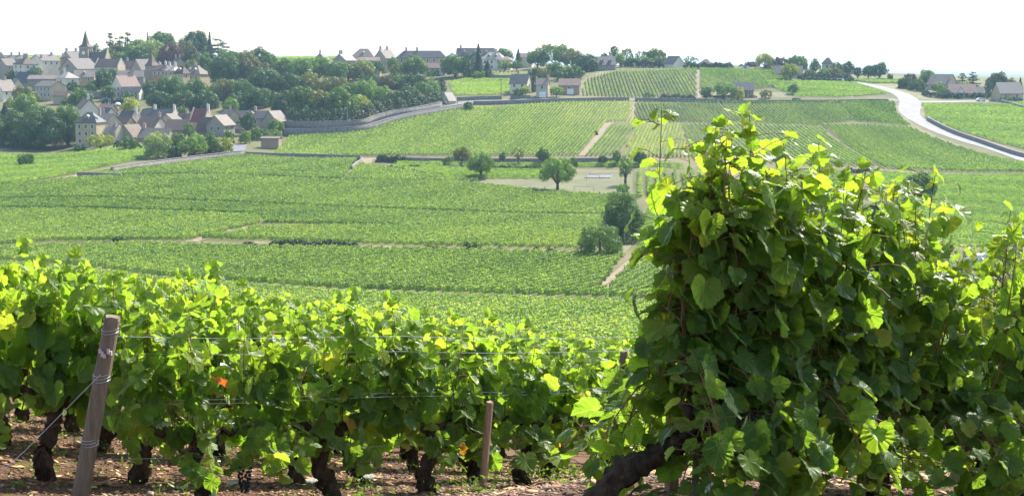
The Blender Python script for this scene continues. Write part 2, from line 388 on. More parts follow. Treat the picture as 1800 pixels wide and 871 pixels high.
vineyard('hilltop parcel sloping down to the dark roofed house',
    [(1230, 122), (1340, 124), (1372, 128), (1400, 152), (1320, 158), (1230, 160)], (1330, 155), (1280, 125), tint=0.36, spacing=1.6)
vineyard('smooth green hilltop parcel left of the white road',
    [(1345, 142), (1400, 145), (1500, 147), (1560, 166), (1480, 171), (1400, 170), (1350, 150)], (1400, 155), (1540, 160), tint=0.48, spacing=1.4)
vineyard('bright parcel between the wood and the white houses',
    [(790, 146), (820, 140), (900, 141), (905, 165), (800, 168)], (800, 160), (890, 160), tint=0.62, spacing=1.4)
vineyard('steep garden vines behind the lane houses',
    [(866, 128), (930, 130), (930, 137), (866, 137)], (880, 136), (884, 129), tint=0.6, spacing=2.2, dens=0.9)
vineyard('parcel in the hollow below the valley track, behind the tall foreground vine',
    [(1145, 354), (1300, 352), (1470, 345), (1476, 436), (1300, 440), (1140, 446), (1122, 446), (1124, 400)], (1200, 420), (1330, 370), tint=0.45)
vineyard('small parcel under the dirt track beside the hollow',
    [(1310, 302), (1470, 304), (1500, 312), (1470, 340), (1320, 344)], (1330, 330), (1460, 318), tint=0.5)
vineyard('green strip of vines on the skyline right of the top of the white road',
    [(1490, 142.5), (1560, 141), (1592, 144), (1592, 149), (1532, 148)], (1500, 144), (1580, 144), tint=0.5)
vineyard('bright green vines along the skyline above the village on the left',
    [(-40, 104.5), (150, 104.5), (360, 105), (360, 102.3), (150, 101), (-40, 101.2)], (0, 103), (200, 103), tint=0.62)
vineyard('bright green vines on the skyline between the wood and the dark cottage',
    [(470, 105), (640, 106), (640, 102.5), (470, 102.5)], (480, 104), (600, 104), tint=0.62)
vineyard('vines on the steep slope just below the foreground rows, almost wholly hidden by them',
    [Vector((-9, 24)), Vector((14, 24)), Vector((46, 92)), Vector((46, 104)), Vector((-40, 104)), Vector((-32, 90))], (900, 490), (1000, 467), tint=0.6, spacing=1.7)
print('FIELD FACES', vineyard.total)

# ------------------------------------------------------------------ roads, tracks, bare ground
def sheet(name, pts, mat, lift=0.06, step=4.0):
    """a patch of ground cover laid on the terrain: finely cut so it follows it"""
    poly = pxpoly(pts); A = np.array(poly)
    x0, y0 = A.min(0); x1, y1 = A.max(0); st = max(step, max(x1 - x0, y1 - y0) / 90)
    import bmesh
    bm = bmesh.new(); vs = [bm.verts.new((x, y, 0)) for x, y in poly]; f = bm.faces.new(vs)
    for ax, lo, hi in ((0, x0, x1), (1, y0, y1)):
        c = lo + st
        while c < hi:
            no = (1, 0, 0) if ax == 0 else (0, 1, 0); co = (c, 0, 0) if ax == 0 else (0, c, 0)
            bmesh.ops.bisect_plane(bm, geom=bm.verts[:] + bm.edges[:] + bm.faces[:], plane_co=co, plane_no=no); c += st
    co = np.array([v.co[:2] for v in bm.verts]); z = ground(co[:, 0], co[:, 1])
    for v, h in zip(bm.verts, z): v.co.z = h + lift
    bmesh.ops.recalc_face_normals(bm, faces=bm.faces)
    me = bpy.data.meshes.new(name); bm.to_mesh(me); bm.free(); me.materials.append(mat)
    o = link(name, me); return tag(o, kind='structure')
def densify(pts, n=8):
    """smooth line through points"""
    p = [Vector(q) for q in pts]; out = []
    for i in range(len(p) - 1):
        a, b, c, d = p[max(i - 1, 0)], p[i], p[i + 1], p[min(i + 2, len(p) - 1)]
        for k in range(n):
            t = k / n
            out.append(0.5 * ((2 * b) + (c - a) * t + (2 * a - 5 * b + 4 * c - d) * t * t + (3 * b - a - 3 * c + d) * t ** 3))
    out.append(p[-1]); return out
def ribbon(name, pts, widths, mat, lift=0.1, kind='structure'):
    W_ = [P(*p) for p in pts]
    w3 = densify([(a.x, a.y, w) for a, w in zip(W_, widths)], 10)
    V = []; F = []; nx = 5
    for i, q in enumerate(w3):
        t = (w3[min(i + 1, len(w3) - 1)] - w3[max(i - 1, 0)]); t = Vector((t.x, t.y)).normalized(); nrm = Vector((-t.y, t.x))
        for k in range(nx):
            s = (k / (nx - 1) - 0.5) * q.z
            x, y = q.x + nrm.x * s, q.y + nrm.y * s
            V.append((x, y, gz(x, y) + lift))
    for i in range(len(w3) - 1):
        for k in range(nx - 1): F.append((i * nx + k, i * nx + k + 1, (i + 1) * nx + k + 1, (i + 1) * nx + k))
    o = link(name, raw_mesh(name, np.array(V), np.array(F), mat, smooth=True)); return tag(o, kind=kind)
MAT_ROAD = solid('pale_asphalt', (0.30, 0.288, 0.272), 0.9, 0.13, 0.25, spec=0.05)
MAT_LANE = solid('grey_asphalt', (0.15, 0.147, 0.15), 0.8, 0.12, 0.5)
MAT_TRACK = solid('dirt_track', (0.235, 0.175, 0.12), 0.95, 0.25, 0.6)
MAT_DRY = solid('dry_grass', (0.165, 0.155, 0.072), 0.95, 0.25, 0.15)
MAT_SPORT = solid('worn_turf', (0.14, 0.14, 0.065), 0.95, 0.2, 0.08)
MAT_GRAVEL = solid('pale_gravel', (0.21, 0.195, 0.175), 0.95, 0.12, 0.5)
MAT_LAWN = solid('lawn', (0.16, 0.22, 0.05), 0.95, 0.3, 0.2)
ribbon('road', [(1500, 144), (1530, 150), (1566, 159), (1588, 168), (1600, 180), (1598, 195), (1606, 206), (1640, 225), (1700, 247), (1780, 272), (1900, 306)], [6, 7, 8, 9, 9.5, 9, 8, 7.5, 7, 7, 7], MAT_ROAD, 0.12)
ribbon('road', [(798, 187), (830, 178.5), (900, 176.5), (1000, 174), (1170, 174.5), (1300, 177.5), (1450, 177.5), (1594, 178)], [5, 5.5, 5, 4.5, 4.5, 4.5, 4.5, 5], MAT_LANE, 0.1)
ribbon('road', [(1600, 178.5), (1660, 179), (1760, 178.5), (1900, 178.5)], [5, 4.5, 4.5, 4.5], MAT_ROAD, 0.1)
ribbon('road', [(800, 186), (760, 197), (700, 207.5), (660, 216), (600, 222), (505, 226)], [5, 5, 5, 4.5, 4, 4], MAT_LANE, 0.1)
ribbon('road', [(424, 254), (418, 258), (415, 266), (405, 274), (380, 279)], [6, 6, 6, 5, 4], MAT_LANE, 0.1)
ribbon('path', [(-60, 341), (0, 332), (80, 319), (140, 308), (200, 299), (300, 284), (390, 276)], [4.5, 4.5, 4.5, 4, 4, 4, 4], MAT_TRACK, 0.1)
ribbon('path', [(437, 273), (530, 275), (620, 278.5), (660, 279), (800, 281), (960, 281), (1030, 279.5), (1180, 282)], [4, 4, 4, 3.5, 3, 3, 3, 3], MAT_TRACK, 0.1)
ribbon('path', [(648, 279), (645, 286), (642, 291), (652, 297), (690, 301), (760, 309), (850, 316)], [3, 3.2, 3.2, 3, 2.6, 2.4, 2.4], MAT_TRACK, 0.14)
ribbon('path', [(1480, 296), (1560, 301), (1640, 305), (1800, 309.5), (1900, 312)], [3.5, 4, 3.5, 3.5, 3.5], MAT_TRACK, 0.1)
ribbon('path', [(1112, 180), (1113, 195), (1106, 214), (1070, 217), (1050, 240), (1021, 274)], [3, 3, 3.2, 3, 2.8, 2.6], MAT_TRACK, 0.12)
ribbon('path', [(1110, 217), (1200, 217.5), (1300, 219), (1440, 224)], [2.6, 2.4, 2.2, 2.2], MAT_TRACK, 0.12)
ribbon('path', [(1052, 514), (1085, 487), (1110, 464), (1120, 454)], [2.8, 2.8, 2.6, 2.4], MAT_TRACK, 0.08)
ribbon('path', [(335, 425), (400, 407), (462, 397), (640, 400), (860, 405), (1050, 409)], [2.6, 2.6, 2.0, 1.6, 1.8, 1.8], MAT_TRACK, 0.08)
ribbon('path', [(1226, 172), (1228, 150), (1226, 124)], [3, 3, 3], MAT_TRACK, 0.1)
sheet('dry_meadow', [(1020, 168), (1022, 141), (1062, 124), (1090, 124), (1040, 140), (1030, 168)], MAT_DRY, 0.08)
sheet('dry_meadow', [(440, 428), (640, 435), (860, 439), (1010, 444), (1094, 450), (1120, 420), (1095, 410), (1015, 441), (860, 436), (640, 431), (430, 423)], MAT_DRY, 0.05)
sheet('dry_meadow', [(660, 286), (720, 286), (980, 297), (1110, 300), (1110, 303), (830, 300), (690, 292)], MAT_DRY, 0.09)
sheet('sports_field', [(760, 311), (970, 315), (1000, 302), (1112, 302), (1112, 345), (1000, 341), (900, 331), (800, 319)], MAT_SPORT, 0.07)
sheet('lawn', [(200, 263), (180, 259), (230, 254), (300, 255), (290, 262)], MAT_LAWN, 0.07)
sheet('dry_meadow', [(540, 213), (620, 212), (600, 205), (550, 205)], MAT_DRY, 0.09)
sheet('dry_meadow', [(1250, 171), (1500, 172), (1500, 166), (1260, 160)], MAT_DRY, 0.05)
sheet('lawn', [(640, 130), (720, 128), (740, 122), (655, 124)], MAT_LAWN, 0.07)
sheet('lawn', [(1000, 168), (1020, 168), (1020, 158), (960, 160), (900, 168)], MAT_DRY, 0.06)
sheet('verge', [(1576, 181), (1592, 181), (1588, 200), (1610, 222), (1690, 256), (1680, 258), (1600, 226), (1572, 202)], MAT_DRY, 0.07)
sheet('verge', [(1608, 181), (1626, 181), (1628, 206), (1618, 206)], MAT_DRY, 0.07)
sheet('verge', [(1520, 150), (1500, 146), (1590, 146), (1620, 168), (1660, 176), (1614, 176), (1580, 160)], MAT_DRY, 0.05)
# ------------------------------------------------------------------ stone walls and hedges
MAT_STONE = solid('wall_stone', (0.20, 0.18, 0.16), 0.95, 0.35, 1.2, bump=0.4)
MAT_COPING = solid('coping_stone', (0.25, 0.23, 0.21), 0.9, 0.2, 0.9)
HEDGE_STOPS = [(0.0, (0.018, 0.036, 0.014)), (0.5, (0.038, 0.07, 0.022)), (1.0, (0.085, 0.12, 0.035))]
MAT_HEDGE = leafy('hedge_leaves', HEDGE_STOPS, transl=0.25)
def wall(label, pts, h, thick=0.5, coping=True, drop=0.6):
    W_ = densify([(p.x, p.y, 0) for p in (P(*q) for q in pts)], 6)
    c = W_[len(W_) // 2]; o = Vector((c.x, c.y, gz(c.x, c.y)))
    root = empty('stone_wall', o); tag(root, label, 'wall', 'stone walls round the vineyards')
    def strip(a, b, z0, z1):
        V = []; F = []
        for i, q in enumerate(W_):
            t = (W_[min(i + 1, len(W_) - 1)] - W_[max(i - 1, 0)]); t = Vector((t.x, t.y)).normalized(); n = Vector((-t.y, t.x))
            z = gz(q.x, q.y)
            for s in (a, b):
                for zz in (z0, z1): V.append((q.x + n.x * s - o.x, q.y + n.y * s - o.y, z + zz - o.z))
        for i in range(len(W_) - 1):
            k = i * 4; F += [(k, k + 4, k + 5, k + 1), (k + 2, k + 3, k + 7, k + 6), (k + 1, k + 5, k + 7, k + 3), (k, k + 2, k + 6, k + 4)]
        e = (len(W_) - 1) * 4; F += [(0, 1, 3, 2), (e, e + 2, e + 3, e + 1)]
        return np.array(V), np.array(F)
    V, F = strip(-thick / 2, thick / 2, -drop, h); link('masonry', raw_mesh('masonry', V, F, MAT_STONE), root)
    if coping:
        V, F = strip(-thick / 2 - 0.06, thick / 2 + 0.06, h, h + 0.14); link('coping', raw_mesh('coping', V, F, MAT_COPING), root)
def hedge(label, pts, h, w, name='hedge', cat='hedge', mat=None, base=0.0, group=None):
    W_ = densify([(p.x, p.y, 0) for p in (P(*q) for q in pts)], 8)
    A = np.array([(q.x, q.y) for q in W_]); seg = np.linalg.norm(np.diff(A, axis=0), axis=1); cum = np.r_[0, np.cumsum(seg)]
    Ln = cum[-1]; Y = A[:, 1].mean(); sz = max(0.3, 0.0008 * Y)
    n = int(2.4 * Ln * (2 * h + w) / sz ** 2) + 30
    s = rng.uniform(0, Ln, n); x = np.interp(s, cum, A[:, 0]); y = np.interp(s, cum, A[:, 1])
    dx = np.gradient(A[:, 0], cum); dy = np.gradient(A[:, 1], cum); L_ = np.hypot(dx, dy)
    nx = np.interp(s, cum, -dy / L_); ny = np.interp(s, cum, dx / L_)
    prof = np.clip(np.minimum(s, Ln - s) / (0.5 * h + 0.3), 0.25, 1) ** 0.5 * (1 + 0.16 * np.sin(s * 0.9 + px_seed()) + 0.1 * np.sin(s * 2.3))
    th = rng.uniform(0, math.pi, n); rr = rng.uniform(0.75, 1.05, n)
    ac = np.cos(th) * 0.5 * w * rr; z = base + (0.06 + 0.94 * np.sin(th) ** 0.7 * rr) * h * prof
    C = np.stack([x + nx * ac, y + ny * ac, ground(x, y) + z], 1)
    nr = np.stack([nx * np.cos(th), ny * np.cos(th), np.sin(th)], 1) + rng.normal(0, 0.6, (n, 3))
    o = C.mean(0); o[2] = gz(o[0], o[1])
    V, F = quads(C - o, nr, sz * rng.uniform(0.8, 1.5, n))
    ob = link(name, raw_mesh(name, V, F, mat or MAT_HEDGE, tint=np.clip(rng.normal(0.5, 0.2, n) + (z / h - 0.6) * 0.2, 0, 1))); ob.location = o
    return tag(ob, label, cat, group)
_pxs = [0]
def px_seed(): _pxs[0] += 1.7; return _pxs[0]

wall('long retaining wall of grey stone below the village road, along the top of the bright parcel', [(497, 238), (560, 237.5), (632, 233), (690, 217), (750, 204), (818, 192)], 2.5, 0.7)
wall('tall park wall of grey stone between the wood and the sloping village road', [(490, 224), (560, 225), (632, 222), (662, 213), (690, 205.5), (730, 199), (776, 189.5)], 2.5, 0.6)
wall('low stone wall on the upper side of the lane, right of the small gatehouse', [(803, 177), (840, 175.5), (882, 174.5)], 1.5)
wall('low stone wall in front of the white lane houses', [(897, 173.5), (932, 172.5)], 1.2)
wall('long low stone wall along the lower side of the lane, from the round bush to the path', [(832, 184), (900, 182.5), (1000, 179), (1060, 177.5), (1106, 177.5)], 1.5)
wall('low stone wall along the lane behind the tall foreground vine', [(1116, 178), (1170, 178.5), (1220, 179.5), (1262, 180.5)], 1.4)
wall('low stone wall below the lane in front of the dark roofed house', [(1266, 181), (1340, 181), (1470, 180.5), (1562, 179.5)], 1.2)
wall('pale garden wall curving beside the dirt path on the left', [(196, 306), (250, 297), (310, 288.5), (370, 281), (428, 274.5)], 1.9, 0.5)
wall('short dark wall at the corner of the walled parcel, beside the dirt path', [(137, 311), (175, 312), (213, 314)], 1.3, 0.6)
wall('dark straight field wall running from the village road to the pale track', [(432, 274.5), (530, 277.5), (600, 280), (634, 281)], 1.4, 0.5)
wall('short pale wall stub beside the mouth of the pale track', [(638, 283), (627, 290), (618, 297)], 0.9, 0.5)
wall('dark wall under the valley track, behind the walnut trees', [(662, 284), (760, 286), (880, 287), (1010, 286.5), (1100, 287)], 1.5, 0.5)
wall('dark wall along the outer edge of the white road on the right', [(1630, 211), (1680, 236), (1740, 257), (1840, 284)], 1.4, 0.6)
wall('wall beside the small lane at the right edge of the picture', [(1760, 181), (1785, 188), (1840, 203)], 1.4, 0.5)
wall('short grey wall below the steep garden vines', [(864, 139), (885, 139.5), (900, 139.5)], 2.0, 0.5)
wall('stone terrace wall under the dark roofed hilltop house', [(1040, 125), (1062, 124.5), (1082, 123.5)], 1.6, 0.5)
wall('retaining wall between the upper and lower village, behind the dark round tree', [(150, 172), (175, 173), (198, 173)], 3.2, 0.6)
wall('white balustrade wall of the terrace beside the road into the village', [(405, 233), (420, 233), (434, 235)], 1.6, 0.4)
wall('low wall and parapet at the mouth of the village road', [(330, 278), (360, 276), (386, 274)], 1.2, 0.5)
wall('garden wall below the villa, above the wood', [(655, 127), (680, 124), (705, 122)], 2.0, 0.4)

hedge('dark clipped hedge along the lane in front of the low tiled house', [(1624, 166), (1640, 172), (1700, 173), (1748, 173.5)], 2.4, 2.2, group=None)
hedge('long dark hedge on the bank between two parcels', [(474, 434), (510, 436), (560, 437), (600, 438), (632, 439)], 1.5, 1.6)
hedge('short dark hedge left of the long dark hedge on the bank', [(424, 433), (440, 433.5), (450, 434)], 1.0, 1.4)
hedge('low ragged scrub on the bank left of the dark round bush', [(745, 441), (775, 442), (805, 443.5)], 0.9, 1.5, 'scrub', 'bush')
hedge('dark round bush standing highest on the bank between the parcels', [(810, 444), (828, 444.5), (846, 445)], 2.0, 2.4, 'bush', 'bush')
hedge('small dark bush right of the highest bush on the bank', [(868, 445), (878, 445.5), (887, 446)], 1.4, 1.8, 'bush', 'bush')
hedge('left of the two small dark bushes near the big dark bush', [(934, 447), (942, 447.5), (950, 448)], 1.3, 1.8, 'bush', 'bush')
hedge('right of the two small dark bushes near the big dark bush', [(956, 449), (968, 449.5), (982, 450)], 1.2, 1.8, 'bush', 'bush')
hedge('small dark bush alone in the wide left parcel', [(198, 426), (208, 426), (218, 426.5)], 1.2, 1.8, 'bush', 'bush')
hedge('dark hedge along the garden wall at the village road', [(345, 277), (370, 275.5), (392, 273.5)], 1.6, 1.6)
hedge('ragged dark hedge under the valley track, left end', [(664, 284), (690, 286), (718, 287)], 2.2, 2.4)
hedge('line of dark scrub behind the walnut trees', [(850, 298), (905, 300), (950, 300)], 1.3, 1.8, 'scrub', 'bush')
hedge('purplish dry scrub in the meadow by the pale track', [(706, 297), (725, 298), (742, 298.5)], 1.3, 1.8, 'scrub', 'bush')
hedge('low hedge of leafy vines leading from the pale track to the sports field', [(680, 296), (720, 303), (755, 311)], 1.3, 1.5, mat=MAT_FIELD)
hedge('dark roadside hedge along the lane above the striped parcel', [(1160, 174), (1190, 173.5), (1222, 175.5)], 1.9, 2.2)
hedge('hedge of dark scrub on the right of the valley track', [(1490, 303), (1530, 305), (1560, 307)], 1.4, 2.0, 'scrub', 'bush')
hedge('clipped hedge at the top of the white road', [(1410, 143), (1450, 144), (1495, 145.5)], 2.0, 2.5)
hedge('hedge between the lane gardens and the pink barn', [(1235, 171), (1290, 172), (1330, 172)], 1.0, 1.2)
hedge('ivy hedge at the foot of the pale gabled house', [(202, 260), (225, 260), (246, 261)], 2.6, 2.0)
u_ = hedge('dark undergrowth along the foot of the wood behind the park wall', [(494, 219), (560, 219), (632, 216.5), (662, 207.5), (690, 200.5), (730, 194), (774, 185)], 5.5, 6.0, 'undergrowth', 'undergrowth'); u_['kind'] = 'stuff'
hedge('dark skyline hedge between the white gabled house and the white van', [(1200, 121), (1245, 121.5), (1290, 122)], 3.2, 3.0)
hedge('dark skyline hedge in front of the white house on the hill', [(1345, 124), (1372, 126), (1400, 131)], 3.2, 3.0)
hedge('green shrub belt at the top of the striped hilltop parcel', [(1090, 118), (1130, 119), (1168, 119)], 4.0, 4.0)
hedge('shrub belt under the skyline trees right of the pointed slate roof', [(1405, 140), (1440, 141), (1500, 143)], 3.6, 4.0)
hedge('dark shrubs lining the garden above the village street', [(178, 186), (200, 184), (222, 186)], 2.6, 3.0)

# ------------------------------------------------------------------ houses
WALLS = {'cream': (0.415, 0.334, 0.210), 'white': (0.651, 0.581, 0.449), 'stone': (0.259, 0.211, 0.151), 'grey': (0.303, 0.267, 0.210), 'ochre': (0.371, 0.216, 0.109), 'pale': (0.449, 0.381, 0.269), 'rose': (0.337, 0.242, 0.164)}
ROOFS = {'slate': (0.075, 0.071, 0.07), 'brown': (0.15, 0.105, 0.075), 'pink': (0.25, 0.165, 0.13), 'tan': (0.22, 0.18, 0.145), 'red': (0.20, 0.055, 0.05), 'plum': (0.11, 0.078, 0.062), 'grey': (0.155, 0.132, 0.11), 'light': (0.33, 0.29, 0.25)}
WM = {k: solid('wall_' + k, v, 0.9, 0.14, 0.35, bump=0.1) for k, v in WALLS.items()}
def roof_mat(k, c):
    m, nt, out = new_mat('roof_' + k)
    nz, rp = noise_col(nt, 0.9, [(0.25, tuple(x * 0.65 for x in c)), (0.55, c), (0.8, tuple(min(1, x * 1.35) for x in c))], detail=8, rough=0.7)
    p = N(nt, 'ShaderNodeBsdfPrincipled'); p.inputs['Roughness'].default_value = 0.75 if k != 'slate' else 0.5; p.inputs['Specular IOR Level'].default_value = 0.3
    nt.links.new(rp.outputs[0], p.inputs['Base Color'])
    wv = N(nt, 'ShaderNodeTexWave', bands_direction='Z'); wv.inputs['Scale'].default_value = 1.4; wv.inputs['Distortion'].default_value = 1.0
    tc = N(nt, 'ShaderNodeTexCoord'); nt.links.new(tc.outputs['Object'], wv.inputs['Vector'])
    b = N(nt, 'ShaderNodeBump'); b.inputs['Strength'].default_value = 0.4; b.inputs['Distance'].default_value = 0.06
    nt.links.new(wv.outputs['Fac'], b.inputs['Height']); nt.links.new(b.outputs[0], p.inputs['Normal'])
    nt.links.new(p.outputs[0], out.inputs[0]); return m
RM = {k: roof_mat(k, v) for k, v in ROOFS.items()}
MAT_GLASS = solid('window_glass', (0.05, 0.06, 0.075), 0.15, 0.3, 0.5, spec=0.6)
MAT_FRAME = solid('painted_frame', (0.62, 0.60, 0.56), 0.6, 0.08)
MAT_SHUTTER = solid('grey_blue_shutter', (0.36, 0.42, 0.46), 0.6, 0.1)
MAT_DOOR = solid('brown_door', (0.14, 0.08, 0.05), 0.6, 0.2)
MAT_CHIM = solid('chimney_brick', (0.40, 0.29, 0.235), 0.9, 0.2, 2.0)
MAT_CHIMP = solid('chimney_render', (0.62, 0.57, 0.5), 0.9, 0.15, 1.0)
MAT_WDOOR = solid('white_door', (0.78, 0.78, 0.78), 0.5, 0.05)

def opening(root, face, u, z, w, h, L, D, glass=None, name='window', shut=False):
    """a framed window on one wall: face f/b/l/r, u along it, z of its sill"""
    def place(mb, u0, u1, z0, z1, a, b):
        if face == 'f': mb.box(u0, u1, -D / 2 - b, -D / 2 - a, z0, z1)
        elif face == 'b': mb.box(u0, u1, D / 2 + a, D / 2 + b, z0, z1)
        elif face == 'r': mb.box(L / 2 + a, L / 2 + b, u0, u1, z0, z1)
        else: mb.box(-L / 2 - b, -L / 2 - a, u0, u1, z0, z1)
    g = MB(); place(g, u - w / 2, u + w / 2, z, z + h, -0.05, 0.02)
    o = g.build(name, glass or MAT_GLASS, root)
    f = MB(); t = 0.13
    place(f, u - w / 2 - t, u - w / 2, z, z + h, -0.05, 0.07); place(f, u + w / 2, u + w / 2 + t, z, z + h, -0.05, 0.07)
    place(f, u - w / 2 - t, u + w / 2 + t, z + h, z + h + t, -0.05, 0.07); place(f, u - w / 2 - t, u + w / 2 + t, z - t, z, -0.05, 0.12)
    f.build('frame', MAT_FRAME, o)
    if shut:
        for sgn in (-1, 1):
            m = MB(); place(m, *sorted((u + sgn * (w / 2 + 0.2), u + sgn * (w + 0.15))), z, z + h, 0.0, 0.09); m.build('shutter', MAT_SHUTTER, o)
    return o

HOUSES = 0
def house(label, px, pye, pyr, Y, L, D, rot, wallk, roofk, kind='gable', chim=(), front=(1, 2), right=(0, 0), left=(0, 0), dorm=0, name='house', cat='house', shut=False, door=None, chimp=False, hmax=None, garage=False):
    """px, pye: pixel of the middle of the eaves; pyr: pixel row of the ridge; L ridge length, D span, metres"""
    global HOUSES; HOUSES += 1
    c = at(px, pye, Y); rh = abs(pye - pyr) * Y / FPX
    a = R(rot); ca, sa = math.cos(a), math.sin(a)
    zs = [gz(c.x + ca * x - sa * y, c.y + sa * x + ca * y) for x in (-L / 2, L / 2) for y in (-D / 2, D / 2)]
    z0 = min(zs) - 0.4; zf = gz(c.x + sa * D / 2, c.y - ca * D / 2)
    H = max(2.2, c.z - z0)
    root = empty(name, (c.x, c.y, c.z - H), a); tag(root, label, cat)
    e = H; r = H + rh; oy = 0.45; ox = 0.3; th = 0.24; sl = rh / (D / 2)
    w = MB()
    if kind in ('gable', 'parapet'):
        up = 0.0
        w.prism([(-D / 2, 0), (D / 2, 0), (D / 2, e), (0, r), (-D / 2, e)], 'x', -L / 2, L / 2)
    else: w.box(-L / 2, L / 2, -D / 2, D / 2, 0, e)
    w.build('wall', WM[wallk], root)
    rf = MB()
    if kind in ('gable', 'parapet'):
        x = L / 2 + (ox if kind == 'gable' else -0.45); lo = e - sl * oy + 0.02
        rf.prism([(-D / 2 - oy, lo), (0, r + 0.02), (D / 2 + oy, lo), (D / 2 + oy, lo + th), (0, r + 0.02 + th), (-D / 2 - oy, lo + th)], 'x', -x, x)
    elif kind == 'hip' or kind == 'mansard':
        rl = max(0.0, L - D * (0.8 if kind == 'hip' else 0.45)) / 2; X = L / 2 + oy; Yy = D / 2 + oy
        v = [(-X, -Yy, e + 0.01), (X, -Yy, e + 0.01), (X, Yy, e + 0.01), (-X, Yy, e + 0.01), (-X, -Yy, e + 0.22), (X, -Yy, e + 0.22), (X, Yy, e + 0.22), (-X, Yy, e + 0.22), (-rl - 0.01, 0, r + 0.2), (rl + 0.01, 0, r + 0.2)]
        rf.add(v, [(0, 3, 2, 1), (0, 1, 5, 4), (1, 2, 6, 5), (2, 3, 7, 6), (3, 0, 4, 7), (4, 5, 9, 8), (5, 6, 9), (6, 7, 8, 9), (7, 4, 8)])
    elif kind == 'pyramid':
        X = L / 2 + 0.35; q = 0.62
        v = []
        for s, zz in ((1.0, e + 0.01), (1.0, e + 0.15), (q, e + rh * 0.28), (0.02, r)):
            v += [(-X * s, -X * s, zz), (X * s, -X * s, zz), (X * s, X * s, zz), (-X * s, X * s, zz)]
        f = [(0, 3, 2, 1)]
        for k in range(3): f += [(k * 4 + i, k * 4 + (i + 1) % 4, k * 4 + 4 + (i + 1) % 4, k * 4 + 4 + i) for i in range(4)]
        f.append((12, 13, 14, 15)); rf.add(v, f)
    ro = rf.build('roof', RM[roofk], root)
    if kind == 'parapet':
        for sg in (-1, 1):
            pm = MB(); x0, x1 = sorted((sg * (L / 2 - 0.42), sg * (L / 2 + 0.06)))
            pm.prism([(-D / 2 - 0.1, e - 0.2), (0, r), (D / 2 + 0.1, e - 0.2), (D / 2 + 0.1, e + 0.5), (0, r + 0.75), (-D / 2 - 0.1, e + 0.5)], 'x', x0, x1); pm.build('gable_coping', WM['pale'], root)
    for q in chim:
        fx, fy = (q if isinstance(q, tuple) else (q, 0.0))
        zc = r - abs(fy) * 2 * rh
        m = MB(); m.box(fx * L - 0.5, fx * L + 0.5, fy * D - 0.38, fy * D + 0.38, zc - 1.2, zc + 1.75).box(fx * L - 0.58, fx * L + 0.58, fy * D - 0.46, fy * D + 0.46, zc + 1.75, zc + 1.93)
        m.box(fx * L - 0.3, fx * L - 0.05, fy * D - 0.13, fy * D + 0.13, zc + 1.93, zc + 2.35)
        m.build('chimney', MAT_CHIMP if chimp else MAT_CHIM, ro)
    top = H - 0.55; fl = 2.75
    def grid(face, rc, W):
        rows, cols = rc
        for i in range(rows):
            zt = top - i * fl
            if zt - 1.5 < 0.9: break
            for j in range(cols):
                u = (j + 0.5) / cols * W - W / 2
                opening(root, face, u, zt - 1.45, min(0.95, W / cols * 0.5), 1.4, L, D, shut=shut)
    grid('f', front, L * 0.92); grid('r', right, D * 0.8); grid('l', left, D * 0.8)
    for k in range(dorm):
        x = ((k + 0.5) / dorm - 0.5) * L * (0.62 if kind in ('hip', 'mansard') else 0.9); yd = -D / 2 + D * 0.14
        zb = e + sl * (D * 0.14) + 0.1
        m = MB(); m.prism([(x - 0.65, zb), (x + 0.65, zb), (x + 0.65, zb + 1.25), (x, zb + 1.75), (x - 0.65, zb + 1.25)], 'y', yd, yd + 1.9)
        m.prism([(x - 0.85, zb + 1.18), (x, zb + 1.84), (x + 0.85, zb + 1.18), (x + 0.85, zb + 1.3), (x, zb + 1.98), (x - 0.85, zb + 1.3)], 'y', yd - 0.15, yd + 2.0)
        do = m.build('dormer', WM['pale'], ro)
        m2 = MB(); m2.box(x - 0.36, x + 0.36, yd - 0.04, yd + 0.03, zb + 0.18, zb + 1.12); m2.build('dormer_window', MAT_GLASS, ro)
    if door is not None:
        zg = max(0.3, gz(c.x + sa * D / 2, c.y - ca * D / 2) - (c.z - H))
        m = MB(); m.box(door * L - (1.5 if garage else 0.5), door * L + (1.5 if garage else 0.5), -D / 2 - 0.04, -D / 2 + 0.05, zg, zg + (2.6 if garage else 2.1))
        m.build('garage_door' if garage else 'door', MAT_WDOOR if garage else MAT_DOOR, root)
    return root

h = house
# upper village, left of and around the church
h('pale roofed house at the far left skyline of the village', 16, 104, 98, 850, 16, 8, 0, 'pale', 'grey', chim=(-0.3, 0.1, 0.4), front=(1, 4))
h('cream gabled house at the left edge, its sunlit end wall beside the white corner house', 1, 111, 101, 800, 9, 7, -50, 'cream', 'brown', right=(2, 1), chim=(0.3,))
h('grey gabled house between the left edge and the white hipped corner house', 13, 115, 104, 795, 8, 8, 58, 'grey', 'grey', left=(0, 0))
h('white corner house with steep dark hipped roof before the tall stone hall', 45, 113.5, 101, 770, 9.5, 9, -38, 'white', 'plum', 'hip', chim=(-0.08, 0.14), front=(2, 2), right=(2, 2), shut=True)
h('tall stone hall with broad grey gable and three windows on its white side', 79, 107, 96.5, 790, 12, 11, 55, 'white', 'grey', chim=((-0.4, -0.3), (0.3, -0.1)), front=(1, 3))
h('small house with dark roof and orange walls just left of the church front', 112, 112, 100.5, 800, 9, 8, -60, 'ochre', 'plum', right=(2, 1), chim=(-0.2, 0.2), front=(1, 2))
h('steep grey gable with two chimneys just left of the church tower', 129, 106, 91, 835, 11, 11, 60, 'grey', 'grey', chim=(-0.45, 0.2), front=(0, 0))
